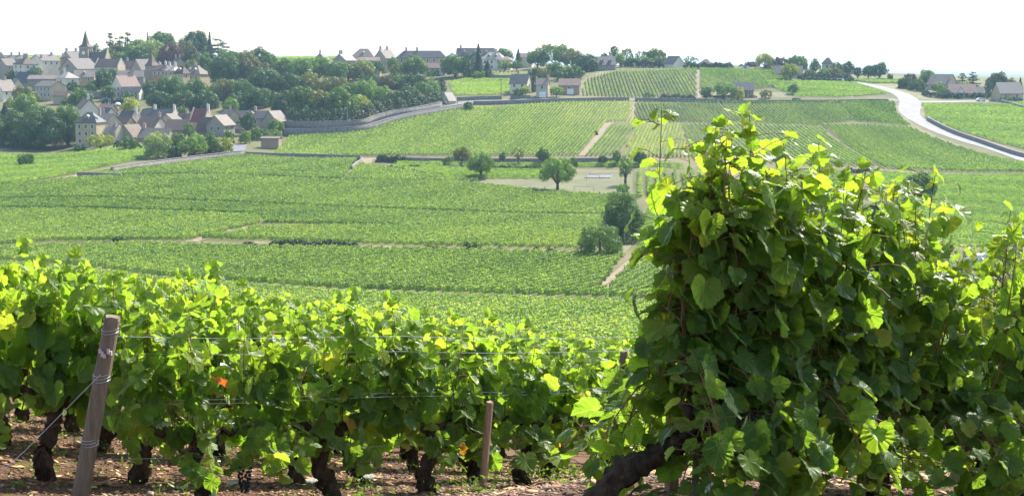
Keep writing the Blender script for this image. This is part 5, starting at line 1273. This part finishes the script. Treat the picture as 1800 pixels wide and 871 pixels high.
def wood_mat(name, c):
    m, nt, out = new_mat(name)
    nz, rp = noise_col(nt, 9.0, [(0.28, tuple(x * 0.45 for x in c)), (0.5, c), (0.75, tuple(x * 1.5 for x in c))], detail=9, stretch=(5, 5, 0.35), rough=0.7)
    p = N(nt, 'ShaderNodeBsdfPrincipled'); p.inputs['Roughness'].default_value = 0.85; nt.links.new(rp.outputs[0], p.inputs['Base Color'])
    b = N(nt, 'ShaderNodeBump'); b.inputs['Strength'].default_value = 0.7; b.inputs['Distance'].default_value = 0.012
    nt.links.new(nz.outputs['Fac'], b.inputs['Height']); nt.links.new(b.outputs[0], p.inputs['Normal'])
    nt.links.new(p.outputs[0], out.inputs[0]); return m
MAT_POST = wood_mat('weathered_post', (0.20, 0.15, 0.098)); MAT_STAKE = wood_mat('brown_stake', (0.32, 0.20, 0.115))
MAT_WIRE = solid('bright_wire', (0.55, 0.55, 0.56), 0.4, 0.1, 3, metal=0.6, spec=0.5)

# a grape leaf: stalk at the origin, tip along +y, five lobes
_half = [(0.0, 0.0), (0.07, -0.12), (0.22, -0.20), (0.40, -0.15), (0.52, 0.0), (0.53, 0.13), (0.57, 0.26), (0.63, 0.40), (0.62, 0.53), (0.53, 0.62), (0.45, 0.68), (0.41, 0.80), (0.31, 0.92), (0.15, 1.0), (0.0, 1.06)]
def leaf_outline(fine):
    h = [Vector(p) for p in _half]
    if fine:
        q = []
        for i in range(len(h) - 1):
            a, b = h[i], h[i + 1]; q.append(a)
            if i > 0:
                mid = (a + b) / 2; q.append(mid * (0.965 if i % 2 else 0.95) + Vector((0, 0.01)))
        q.append(h[-1]); h = q
    right = [(p.x, p.y) for p in h]; left = [(-x, y) for x, y in right[1:-1]][::-1]
    return right + left
def leaf_templates(fine, n=14):
    out = []
    base = np.array(leaf_outline(fine))
    for k in range(n):
        o = base * rng.uniform(0.9, 1.08, base.shape) if not fine else base * (1 + rng.normal(0, 0.03, base.shape))
        o[:, 0] *= rng.uniform(0.88, 1.1); o[0] = 0
        ring = o * 0.55 + np.array([0, 0.32]) * 0.45
        P2 = np.concatenate([[[0, 0.32]], ring, o])
        fold = rng.uniform(-0.1, 0.5); droop = rng.uniform(-0.25, 0.5); tw = rng.uniform(-0.25, 0.25)
        x, y = P2[:, 0], P2[:, 1]
        z = fold * np.abs(x) - droop * (x * x + (y - 0.3) ** 2) + tw * x * (y - 0.3) + rng.normal(0, 0.022, len(P2)) + 0.03 * np.sin(x * 9 + k) * np.cos(y * 7 + k)
        n_ = len(o); i = np.arange(n_); j = (i + 1) % n_
        F = np.concatenate([np.stack([np.zeros(n_, int), 1 + i, 1 + j], 1), np.stack([1 + i, 1 + n_ + i, 1 + n_ + j], 1), np.stack([1 + i, 1 + n_ + j, 1 + j], 1)])
        out.append((np.stack([x, y, z], 1), F, P2))
    return out
LT_FINE = leaf_templates(True); LT = leaf_templates(False)
def leaves_mesh(name, B, Nrm, Tip, size, tint, fine=False):
    """B leaf bases, Nrm normals, Tip directions -> one foliage mesh"""
    T_ = LT_FINE if fine else LT
    Nrm = Nrm / np.linalg.norm(Nrm, axis=1, keepdims=True)
    Tip = Tip - (Tip * Nrm).sum(1, keepdims=True) * Nrm; Tip /= np.maximum(np.linalg.norm(Tip, axis=1, keepdims=True), 1e-6)
    X = np.cross(Tip, Nrm)
    which = rng.integers(0, len(T_), len(B)); Vs, Fs, Ts, Us = [], [], [], []; off = 0
    for k, (tv, tf, uv) in enumerate(T_):
        w = np.nonzero(which == k)[0]
        if len(w) == 0: continue
        s = size[w][:, None, None]
        V = B[w][:, None] + s * (tv[None, :, 0:1] * X[w][:, None] + tv[None, :, 1:2] * Tip[w][:, None] + tv[None, :, 2:3] * Nrm[w][:, None])
        n = len(tv); Vs.append(V.reshape(-1, 3)); Fs.append((tf[None] + (np.arange(len(w)) * n)[:, None, None]).reshape(-1, 3) + off); off += len(w) * n
        Ts.append(np.repeat(tint[w], len(tf))); Us.append(np.tile(uv, (len(w), 1)))
    return raw_mesh(name, np.concatenate(Vs), np.concatenate(Fs), MAT_VLEAF, tint=np.concatenate(Ts), uv=np.concatenate(Us), smooth=True)

RD = np.array([0.816, 0.578, 0.0]); RD /= np.linalg.norm(RD); RN = np.array([-RD[1], RD[0], 0.0])   # along the rows, across them
UP = np.array([0, 0, 1.0])
def vine_parts(seed, height=1.3, nshoot=11, per=24, slope=-0.15, spread=0.5, fine=False, skirt=0.3, tall=0.0, lean=0.0, big=1.0, leaf=0.106, wander=0.1, thick=1.0, dense=0.62, th=0.56, low=0.2, even=0.72, dome=0.06, tr=1.0):
    """foliage mesh, shoots mesh, trunk mesh, cluster anchor points, all in the vine's own frame"""
    r = np.random.default_rng(seed)
    B, Nn, Tp, Sz, Tn = [], [], [], [], []
    sh = MB(); dirn = RD + UP * slope
    for k in range(nshoot):
        a0 = (k + 0.5) / nshoot * 2 * spread - spread + r.normal(0, 0.05)
        z0 = r.uniform(0.36, 0.55); top = height * r.uniform(even, 1.03) * (1 - dome * (a0 / spread) ** 2)
        if r.random() < tall: top = height * r.uniform(1.03, 1.10)
        hang = r.random() < skirt
        p = dirn * a0 + RN * r.normal(0, 0.03) + UP * z0
        dr = UP * 1.0 + RD * r.normal(0, 0.22) + RN * r.normal(0, 0.16)
        if hang: dr = RN * r.choice([-1, 1]) * 0.55 + RD * r.normal(0, 0.4) + UP * 0.35
        n = int((top - z0) / 0.064 * 1.25) + 2 if not hang else int(r.integers(7, 14))
        pts = [p.copy()]; az = r.uniform(0, 6.28)
        for i in range(n):
            dr = dr / np.linalg.norm(dr); dr = dr + r.normal(0, 0.10, 3) * wander * 10 * 0.6 + (UP * 0.10 if not hang else UP * -0.26)
            off = p @ RN; dr = dr - RN * off * 0.2 - (RD * ((p @ RD) - a0) * 0.28 if not hang else 0)
            p = p + dr / np.linalg.norm(dr) * 0.064; pts.append(p.copy())
            if hang and p[2] < low: break
            if not hang and p[2] > top: break
            f = (p[2] - z0) / (top - z0) if not hang else i / n
            for rep in range(2 if r.random() < dense else 1):
                az += 2.6 + r.normal(0, 0.5)
                side = 1 if math.sin(az) > 0 else -1
                out = RN * side * r.uniform(0.5, 1.0) + RD * r.normal(0, 0.55) + UP * r.uniform(-0.2, 0.45); out /= np.linalg.norm(out)
                pl = r.uniform(0.04, 0.13) * thick
                b = p + out * pl
                if b[2] < low + 0.02: continue
                s = leaf * r.uniform(0.5, 1.28) * (1.0 if f < 0.85 else max(0.4, 1.0 - (f - 0.85) * 3.0)) * big
                nr = out * r.uniform(0.35, 1.1) + UP * r.uniform(0.05, 0.9) + r.normal(0, 0.38, 3)
                tip = -UP * r.uniform(0.4, 1.1) + out * 0.5 + r.normal(0, 0.42, 3)
                B.append(b); Nn.append(nr); Tp.append(tip); Sz.append(s)
                t = 0.34 + r.normal(0, 0.13) + 0.22 * max(0, f - 0.55) / 0.45
                q = r.random()
                if q < 0.05: t = r.uniform(0.75, 0.91)
                elif q < 0.054 and leaf > 0.09: t = r.uniform(0.93, 1.0)
                Tn.append(np.clip(t, 0.02, 1.0))
                if fine or r.random() < 0.25: sh.tube([p, p + out * pl * 0.6 + UP * 0.01, b], 0.0016, 3, False)
        q0 = pts[-1]
        for rep in range(4):          # the young leaves that close the shoot
            a = rep * 1.9 + az; out = RN * math.sin(a) * 0.8 + RD * math.cos(a) * 0.8 + UP * r.uniform(0.1, 0.7)
            B.append(q0 - (q0 - pts[-2]) * 0.4 * rep + out * 0.02); Nn.append(out + UP * 0.5 + r.normal(0, 0.4, 3)); Tp.append(out + r.normal(0, 0.4, 3) + UP * r.uniform(-0.6, 0.5)); Sz.append(leaf * r.uniform(0.4, 0.75)); Tn.append(np.clip(r.normal(0.55, 0.1), 0, 0.85))
        sh.tube(pts[:-1:2] + [pts[-1]], list(np.linspace(0.0045, 0.0016, len(pts[:-1:2]) + 1)), 4, False)
    fol = leaves_mesh('foliage', np.array(B), np.array(Nn), np.array(Tp), np.array(Sz), np.array(Tn), fine)
    # the old gnarled trunk: twisted, ridged, knotted
    tk = MB(); pts, rad = [], []
    base = dirn * lean; M = 34
    ph = r.uniform(0, 6.28, 6)
    for i in range(M):
        f = i / (M - 1)
        q = base * (1 - f) ** 1.4 + RD * (0.04 * math.sin(f * 5 + ph[0]) + 0.015 * math.sin(f * 13 + ph[1])) + RN * (0.035 * math.cos(f * 4.3 + ph[2]) + 0.012 * math.sin(f * 11 + ph[3])) + UP * (-0.08 + th * f ** (1.0 if lean > -0.3 else 0.75))
        pts.append(q); knot = 0.012 * math.exp(-((f - 0.35 - 0.1 * math.sin(ph[4])) / 0.07) ** 2) + 0.025 * max(0, f - 0.75) / 0.25
        rad.append((0.054 - 0.014 * f + 0.05 * max(0, 0.15 - f) + knot) * tr)
    n0 = len(tk.v); tk.tube(pts, rad, 18)
    for i in range(M):
        c = Vector(pts[i]); f = i / (M - 1)
        for k in range(18):
            a = 6.2832 * k / 18; v = Vector(tk.v[n0 + i * 18 + k])
            s = 1 + 0.16 * math.sin(3 * a + f * 5 + ph[0]) + 0.12 * math.sin(8 * a - f * 7 + ph[1]) + 0.05 * math.sin(f * 38 + 2 * a + ph[5]) + r.normal(0, 0.075)
            tk.v[n0 + i * 18 + k] = tuple(c + (v - c) * s)
    for sgn in (-1, 1):
        L = spread * r.uniform(0.5, 0.9) * sgn; e = [pts[-3]]
        for j in range(1, 9): e.append(pts[-1] + dirn * (L * j / 8) + UP * (0.02 * math.sin(j * 1.9 + seed) + 0.008 * j - 0.03) + RN * 0.02 * math.sin(j * 1.7))
        tk.tube(e, [0.036 * big * r.uniform(0.78, 1.25) * (1 - 0.075 * j) for j in range(9)], 9)
    return fol, sh, tk
def rough_tube(mb, amt, seed):
    r = np.random.default_rng(seed); v = np.array(mb.v); mb.v = [tuple(p) for p in v + r.normal(0, amt, v.shape)]
def add_vine(label, x, y, parts=None, group='vines of the front row', clusters=0, **kw):
    root = empty('grapevine', (x, y, gz(x, y))); tag(root, label, 'grapevine', group)
    fol, sh, tk = parts or vine_parts(**kw)
    link('foliage', fol, root)
    if isinstance(sh, MB):
        rough_tube(tk, 0.006, 1); so = sh.build('shoots', MAT_CANE, root); to = tk.build('trunk', MAT_VBARK, root, smooth=True)
    else: link('shoots', sh, root); link('trunk', tk, root)
    return root
_berry = MB()
for _k in range(3):
    _q = math.cos(-0.9 + _k * 0.9)
    _berry.v += [(math.cos(6.2832 * i / 6 + _k * .5) * _q, math.sin(6.2832 * i / 6 + _k * .5) * _q, math.sin(-0.9 + _k * 0.9)) for i in range(6)]
_bv = np.array(_berry.v); _bf = [(k * 6 + i, k * 6 + (i + 1) % 6, k * 6 + 6 + (i + 1) % 6, k * 6 + 6 + i) for k in range(2) for i in range(6)]
def grapes(root, off, n=46, h=0.15, w=0.042):
    m = MB(); mb = []
    for i in range(n):
        f = (i + 0.5) / n; a = i * 2.4; q = w * (1 - 0.75 * f) ** 0.6
        c = np.array([math.cos(a) * q, math.sin(a) * q, -f * h])
        m.add(_bv * rng.uniform(0.0085, 0.011) + c, _bf + [tuple(range(5, -1, -1)), tuple(range(12, 18))])
    m.mat(1).tube([(0, 0, 0), (0, 0.01, 0.08)], 0.003, 4)
    o = m.build('grape_cluster', [MAT_GRAPE, MAT_GREENCANE], root, smooth=True); o.location = off; return o

A0 = np.array([0.53, 5.2]); B0 = np.array([-1.42, 8.8])
def on_row(o, s, off=0.0): return o[0] + RD[0] * s + RN[0] * off, o[1] + RD[1] * s + RN[1] * off
def trim(x, y, cut):
    """height of the trimmed canopy: the tops of the rows fall evenly down the slope to the right"""
    q = 900 + FPX * x / y; return float(np.clip(ray(q, cut + 0.142 * q)[1] * y - gz(x, y), 0.78, 1.5))
# the near row on the right
near = [('end vine of the near row, on a thick arching trunk, its tip highest in picture', 0.31, dict(lean=-0.68, th=0.42, height=1.5, tall=0.0, skirt=0.36, nshoot=46, spread=0.2, dome=0.03, tr=0.76)),
        ('second vine of the near row, on a forked trunk, with dark grapes hanging beside it', 0.70, dict(lean=0.05, height=1.43, tall=0.03, skirt=0.45, nshoot=44, spread=0.36)),
        ('third vine of the near row, upright shoot tips against the striped valley field', 1.32, dict(lean=-0.05, height=1.31, tall=0.08, skirt=0.45, nshoot=38, spread=0.45)),
        ('fourth vine of the near row, at the right edge, with one long shoot bending right', 1.98, dict(lean=0.03, height=1.36, tall=0.06, skirt=0.45, nshoot=36)),
        ('fifth vine of the near row, its right half beyond the edge of the picture', 2.62, dict(lean=0.0, height=1.4, tall=0.05, skirt=0.45, nshoot=32)),
        ('last vine of the near row, almost wholly beyond the right edge', 3.6, dict(lean=0.0, height=1.2, tall=0.05, skirt=0.4, nshoot=26))]
NEAR = []
for k, (lb, s, kw) in enumerate(near):
    x, y = on_row(A0, s)
    NEAR.append(add_vine(lb, x, y, seed=100 + k, slope=-0.22, fine=True, group='vines of the near row on the right', wander=0.1, big=1.0, leaf=0.085, thick=1.3, dense=0.85, low=0.13, **kw))
grapes(NEAR[1], (-0.02, -0.14, 0.50)); grapes(NEAR[1], (-0.10, -0.15, 0.34)); grapes(NEAR[2], (-0.10, -0.16, 0.55)); grapes(NEAR[3], (-0.30, -0.12, 0.52)); grapes(NEAR[0], (0.1, -0.2, 0.42))
# the long row behind the leaning post
ord_ = ['first', 'second', 'third', 'fourth', 'fifth', 'sixth', 'seventh', 'eighth', 'ninth', 'tenth', 'eleventh', 'twelfth', 'thirteenth', 'fourteenth', 'fifteenth']
FRONT = []
for k in range(11):
    s = -0.62 + k * 0.84; x, y = on_row(B0, s)
    FRONT.append(add_vine('%s vine to the right of the leaning wooden post, in the same row' % ord_[k], x, y, seed=200 + k, height=min(1.26, trim(x, y, 470)), even=0.84, tall=0.04, low=0.27, skirt=[0.5, 0.3, 0.2, 0.4, 0.4, 0.25, 0.3, 0.3, 0.3, 0.3, 0.3][k], spread=[0.5, 0.4, 0.42, 0.5, 0.46, 0.5, 0.5, 0.5, 0.5, 0.5, 0.5][k], nshoot=20, lean=0.12 * math.sin(k * 1.7), fine=k < 5, group='vines of the row behind the leaning post', leaf=0.104, slope=-0.15))
for k, off in ((0, (-0.05, -0.14, 0.42)), (0, (0.3, -0.15, 0.3)), (1, (0.2, -0.12, 0.36)), (3, (0.05, -0.14, 0.4))): grapes(FRONT[k], off)
# rows behind it: six vine shapes, copied
PROT = []
for k in range(6):
    fol, sh, tk = vine_parts(seed=300 + k, height=1.14, even=0.82, nshoot=20, tall=0.04, skirt=0.2, low=0.28, lean=0.1 * math.sin(k * 2.0))
    rough_tube(tk, 0.006, k)
    a = sh.build('shoots', MAT_CANE); b = tk.build('trunk', MAT_VBARK, smooth=True); PROT.append((fol, a.data, b.data))
    bpy.data.objects.remove(a); bpy.data.objects.remove(b)
def wire(label, o, off, s0, s1, h, rad=0.0013, sag=0.012):
    pts = []
    for s in np.linspace(s0, s1, 22):
        x, y = on_row(o, s, off); pts.append(Vector((x, y, gz(x, y) + h + sag * math.sin(s * 2.2))))
    b = pts[0]; m = MB(); m.tube([p - b for p in pts], rad, 5)
    ob = m.build('trellis_wire', MAT_WIRE, None, b); return tag(ob, label, 'wire', 'trellis wires along the vine rows')
def post(label, x, y, h, rad, mat=None, tilt=(0, 0), name='vine_post', ties=()):
    r = empty(name, (x, y, gz(x, y))); tag(r, label, 'post')
    top = Vector((tilt[0], tilt[1], h)); m = MB()
    m.tube([(0, 0, -0.3), top * 0.02, top * 0.34, top * 0.67, top * 0.985, top], [rad * 1.06, rad * 1.05, rad * 1.02, rad * 1.0, rad * 0.98, rad * 0.88], 14)
    g_ = rng.normal(0, 0.045, 14)                      # splits and ridges of old wood, running along the post
    for i in range(6):
        c_ = Vector([(0, 0, -0.3), top * 0.02, top * 0.34, top * 0.67, top * 0.985, top][i])
        for k in range(14):
            v_ = Vector(m.v[i * 14 + k]); m.v[i * 14 + k] = tuple(c_ + (v_ - c_) * (1 + g_[k] + rng.normal(0, 0.015)) + Vector((0, 0, rng.normal(0, 0.004) if i == 5 else 0)))
    m.build('shaft', mat or MAT_POST, r)
    for f, turns in ties:
        c = top * f; pts = []
        for i in range(turns * 10 + 1):
            a = i / 10 * 6.2832; pts.append(c + Vector((math.cos(a) * rad * 1.05, math.sin(a) * rad * 1.05, (i / (turns * 10) - 0.5) * 0.018 * turns + 0.008 * math.sin(a))))
        MB().tube(pts, 0.0018, 4).build('wire_binding', MAT_WIRE, r)
    return r
back = [(1.25, -1.25, 14, 'second'), (2.5, -2.9, 16, 'third'), (3.75, -3.7, 17, 'fourth'), (5.0, -3.6, 16, 'fifth'), (6.25, -3.6, 16, 'sixth')]
for off, s0, n, nm in back:
    for k in range(n):
        x, y = on_row(B0, s0 + k * 0.86 + 0.1 * math.sin(k * 3.1 + off), off)
        if k < 1: lb = 'vine at the left end of the %s row behind the leaning post' % nm
        else: lb = 'leafy vine in the %s row back from the camera, seen behind the leaning post row' % nm
        rv = add_vine(lb, x, y, parts=PROT[(k * 5 + int(off * 3)) % 6], group='vines of the %s row behind the leaning post' % nm)
        rv.scale = (1, 1, np.clip((trim(x, y, 466) + 0.02 * math.sin(k * 2.7 + off)) / 1.17, 0.68, 1.25))
px_, py_ = on_row(B0, -1.28, -0.1)
pr = post('thick weathered wooden post leaning left, bound with wire, at the end of the vine row', px_ - 0.13, py_ - 0.06, 1.18, 0.047, tilt=(0.25, 0.02), ties=((0.93, 2), (0.70, 3), (0.38, 3)))
_m = MB(); _m.tube([(0.19, -0.055, 0.86), (-0.2, -0.25, 0.46), (-0.75, -0.6, -0.02)], 0.0017, 5); _m.build('guy_wire', MAT_WIRE, pr)
_m = MB(); _t = Vector((0.25, 0.02, 1.18))
for _i in range(5):
    _c = _t * (0.84 - 0.012 * (_i % 3)); _a = -2.0 + _i * 0.28
    _m.box(_c.x + math.cos(_a) * 0.057 - 0.007, _c.x + math.cos(_a) * 0.057 + 0.007, _c.y + math.sin(_a) * 0.057 - 0.006, _c.y + math.sin(_a) * 0.057 + 0.006, _c.z - 0.012 - 0.006 * (_i % 2), _c.z + 0.012)
_m.build('lichen', solid('pale_lichen', (0.55, 0.45, 0.43), 0.95, 0.2, 30), pr)
x, y = on_row(B0, 1.24, -0.36); post('slim brown stake standing in the middle of the vine row', x, y, 0.62, 0.025, MAT_STAKE, (0.05, 0.0))
x, y = on_row(B0, 2.75, 0.0); post('grey post head among leaves right of the slim brown stake', x, y, 0.98, 0.032, MAT_POST, (0.02, 0.0))
x, y = on_row(B0, 7.3, 0.0); post('brown stake low at the right, behind the near row', x, y, 1.1, 0.03, MAT_STAKE)
x, y = on_row(A0, 0.32, 0.1); post('pale split stake inside the end vine of the near row', x, y, 1.12, 0.014, MAT_POST, (0.02, 0.0))
x, y = on_row(A0, 0.42, 0.35); post('short pale stake at the foot of the near row', x, y, 0.62, 0.028, MAT_STAKE)
x, y = on_row(B0, -2.95, 2.45); post('grey post at the left edge of the picture, in the third row', x, y, 1.15, 0.05, MAT_POST, (0.1, 0.0))
wire('lowest wire of the leaning post row, crossing the bare trunks', B0, -0.05, -1.25, 9, 0.34)
wire('middle wire of the leaning post row, doubled in front of the leaves', B0, -0.09, -1.2, 9, 0.70)
wire('second strand of the middle wire of the leaning post row', B0, -0.11, -1.2, 9, 0.675)
wire('upper wire of the leaning post row', B0, -0.07, -1.15, 9, 0.98)
wire('top wire of the leaning post row, running to the post head', B0, -0.10, -1.15, 9, 1.08)
wire('low wire of the third row, seen left of the leaning post', B0, 2.4, -4.5, 2, 0.36)
wire('middle wire of the third row, seen left of the leaning post', B0, 2.32, -4.5, 2, 0.78)
wire('upper wire of the third row, seen left of the leaning post', B0, 2.32, -4.5, 2, 1.05)
wire('upper wire of the near row at right', A0, -0.06, 0.3, 4.5, 0.95)
wire('lower wire of the near row at right', A0, -0.03, 0.25, 4.5, 0.45)
# two thin dry tendrils hanging left of the near row
_x, _y = on_row(A0, 0.02, 0.0)

# ------------------------------------------------------------------ stones, bark and weeds on the soil
def scatter(name, n, size, mat, xr, yr, flat=0.5, lift=0.25, kind='stuff'):
    V0 = np.array([(0, 0, 1), (0, 0, -1), (1, 0, 0), (-1, 0, 0), (0, 1, 0), (0, -1, 0), (.7, .7, .5), (-.7, .6, .4)], float)
    F0 = np.array([(0, 2, 6), (0, 6, 4), (0, 4, 7), (0, 7, 3), (0, 3, 5), (0, 5, 2), (1, 4, 2), (1, 3, 4), (1, 5, 3), (1, 2, 5), (2, 4, 6), (4, 3, 7)])
    x = rng.uniform(*xr, n); y = rng.uniform(*yr, n); z = ground(x, y)
    s = size * np.exp(rng.normal(0, 0.38, n)); a = rng.uniform(0, 6.28, n)
    V = V0[None] * (1 + rng.normal(0, 0.22, (n, 8, 3))) * s[:, None, None] * np.stack([rng.uniform(0.8, 1.9, n), rng.uniform(0.6, 1.1, n), np.full(n, flat) * rng.uniform(0.6, 1.3, n)], 1)[:, None]
    c, q = np.cos(a)[:, None], np.sin(a)[:, None]; tl = rng.normal(0, 0.5, n)[:, None]
    X = V[..., 0] * c - V[..., 1] * q; Yv = V[..., 0] * q + V[..., 1] * c; Z = V[..., 2] + X * tl * 0.6
    V = np.stack([X + x[:, None], Yv + y[:, None], Z + z[:, None] + (s * flat * lift)[:, None]], -1).reshape(-1, 3)
    F = (F0[None] + (np.arange(n) * 8)[:, None, None]).reshape(-1, 3)
    T = np.repeat(rng.random(n), len(F0))
    o = link(name, raw_mesh(name, V, F, mat, tint=T)); return o
def tinted(name, stops, rough=0.9):
    m, nt, out = new_mat(name); a = N(nt, 'ShaderNodeAttribute'); a.attribute_name = 'tint'; rp = ramp(nt, stops, a.outputs['Fac'])
    p = N(nt, 'ShaderNodeBsdfPrincipled'); p.inputs['Roughness'].default_value = rough; nt.links.new(rp.outputs[0], p.inputs['Base Color']); nt.links.new(p.outputs[0], out.inputs[0]); return m
tag(scatter('clods', 90000, 0.009, tinted('clods', [(0, (0.055, 0.028, 0.016)), (0.5, (0.155, 0.084, 0.048)), (0.85, (0.29, 0.17, 0.10)), (1, (0.42, 0.29, 0.20))]), (-6, 7), (4.4, 15)), 'broken brown earth and bark chips under the vines', 'soil', kind='stuff')
tag(scatter('stones', 1300, 0.014, tinted('stones', [(0, (0.20, 0.13, 0.09)), (0.6, (0.30, 0.22, 0.16)), (1, (0.45, 0.38, 0.32))]), (-6, 7), (6.6, 15), flat=0.7), 'pale stones lying in the soil under the vines', 'stones', kind='stuff')
tag(scatter('leaf_litter', 7000, 0.018, tinted('litter', [(0, (0.20, 0.10, 0.05)), (0.6, (0.34, 0.18, 0.09)), (1, (0.50, 0.36, 0.16))]), (-6, 7), (6.6, 15), flat=0.12, lift=2.5), 'dry brown leaves littering the soil', 'leaves', kind='stuff')
def weeds():
    n = 1500; cx = rng.uniform(-5, 6, 260); cyy = rng.uniform(7.4, 14, 260); k = rng.integers(0, 260, n * 5)
    x = cx[k] + rng.normal(0, 0.07, len(k)); y = cyy[k] + rng.normal(0, 0.07, len(k))
    C = np.stack([x, y, ground(x, y) + rng.uniform(0.0, 0.11, len(k))], 1)
    V, F = quads(C, rng.normal(size=(len(k), 3)) + [0, 0, 0.6], rng.uniform(0.015, 0.05, len(k)), asp=0.45)
    return tag(link('weeds', raw_mesh('weeds', V, F, LEAF['light'], tint=rng.uniform(0.3, 0.9, len(k)))), 'small green weeds sprouting from the soil', 'weeds', kind='stuff')
weeds()
MAT_PETAL = solid('cream_petals', (0.50, 0.49, 0.38), 0.8, 0.1, 30)
def flower(label, px, py, h):
    u, tt = ray(px, py); ys = np.linspace(6.5, 11, 900); dd = ground(u * ys, ys) + h - tt * ys; k = int(np.argmin(np.abs(dd))); Y = float(ys[k])
    x = u * Y; r = empty('wild_carrot', (x, Y, gz(x, Y))); tag(r, label, 'flower', 'white umbel flowers in the soil')
    st = MB(); st.tube([(0, 0, -0.02), (0.01, 0, h * 0.5), (0, 0, h - 0.02)], [0.003, 0.0025, 0.002], 5)
    for i in range(9):
        a = i * 0.698; st.tube([(0, 0, h - 0.03), (math.cos(a) * 0.03, math.sin(a) * 0.03, h)], 0.0012, 3)
    st.build('stem', MAT_GREENCANE, r)
    m = MB()
    for i in range(60):
        a = i * 2.4; q = 0.034 * math.sqrt((i + .5) / 60); s = 0.005
        c = np.array([math.cos(a) * q, math.sin(a) * q, h + 0.004 - q * q * 3 + rng.uniform(0, 0.006)])
        m.add(_bv * s + c, _bf + [tuple(range(5, -1, -1)), tuple(range(12, 18))])
    m.build('umbel', MAT_PETAL, r)
for a in [('pale wild carrot flower in front of the vine trunk left of centre', 320, 855, 0.16), ('pale wild carrot flower at the very bottom, left of the twin trunk', 408, 848, 0.18), ('white flat flower head just right of the twin trunk', 487, 829, 0.22),
          ('white flower head below the bright trunk in the middle', 548, 845, 0.18), ('white flower head right of the bright trunk in the middle', 650, 838, 0.2)]: flower(*a)
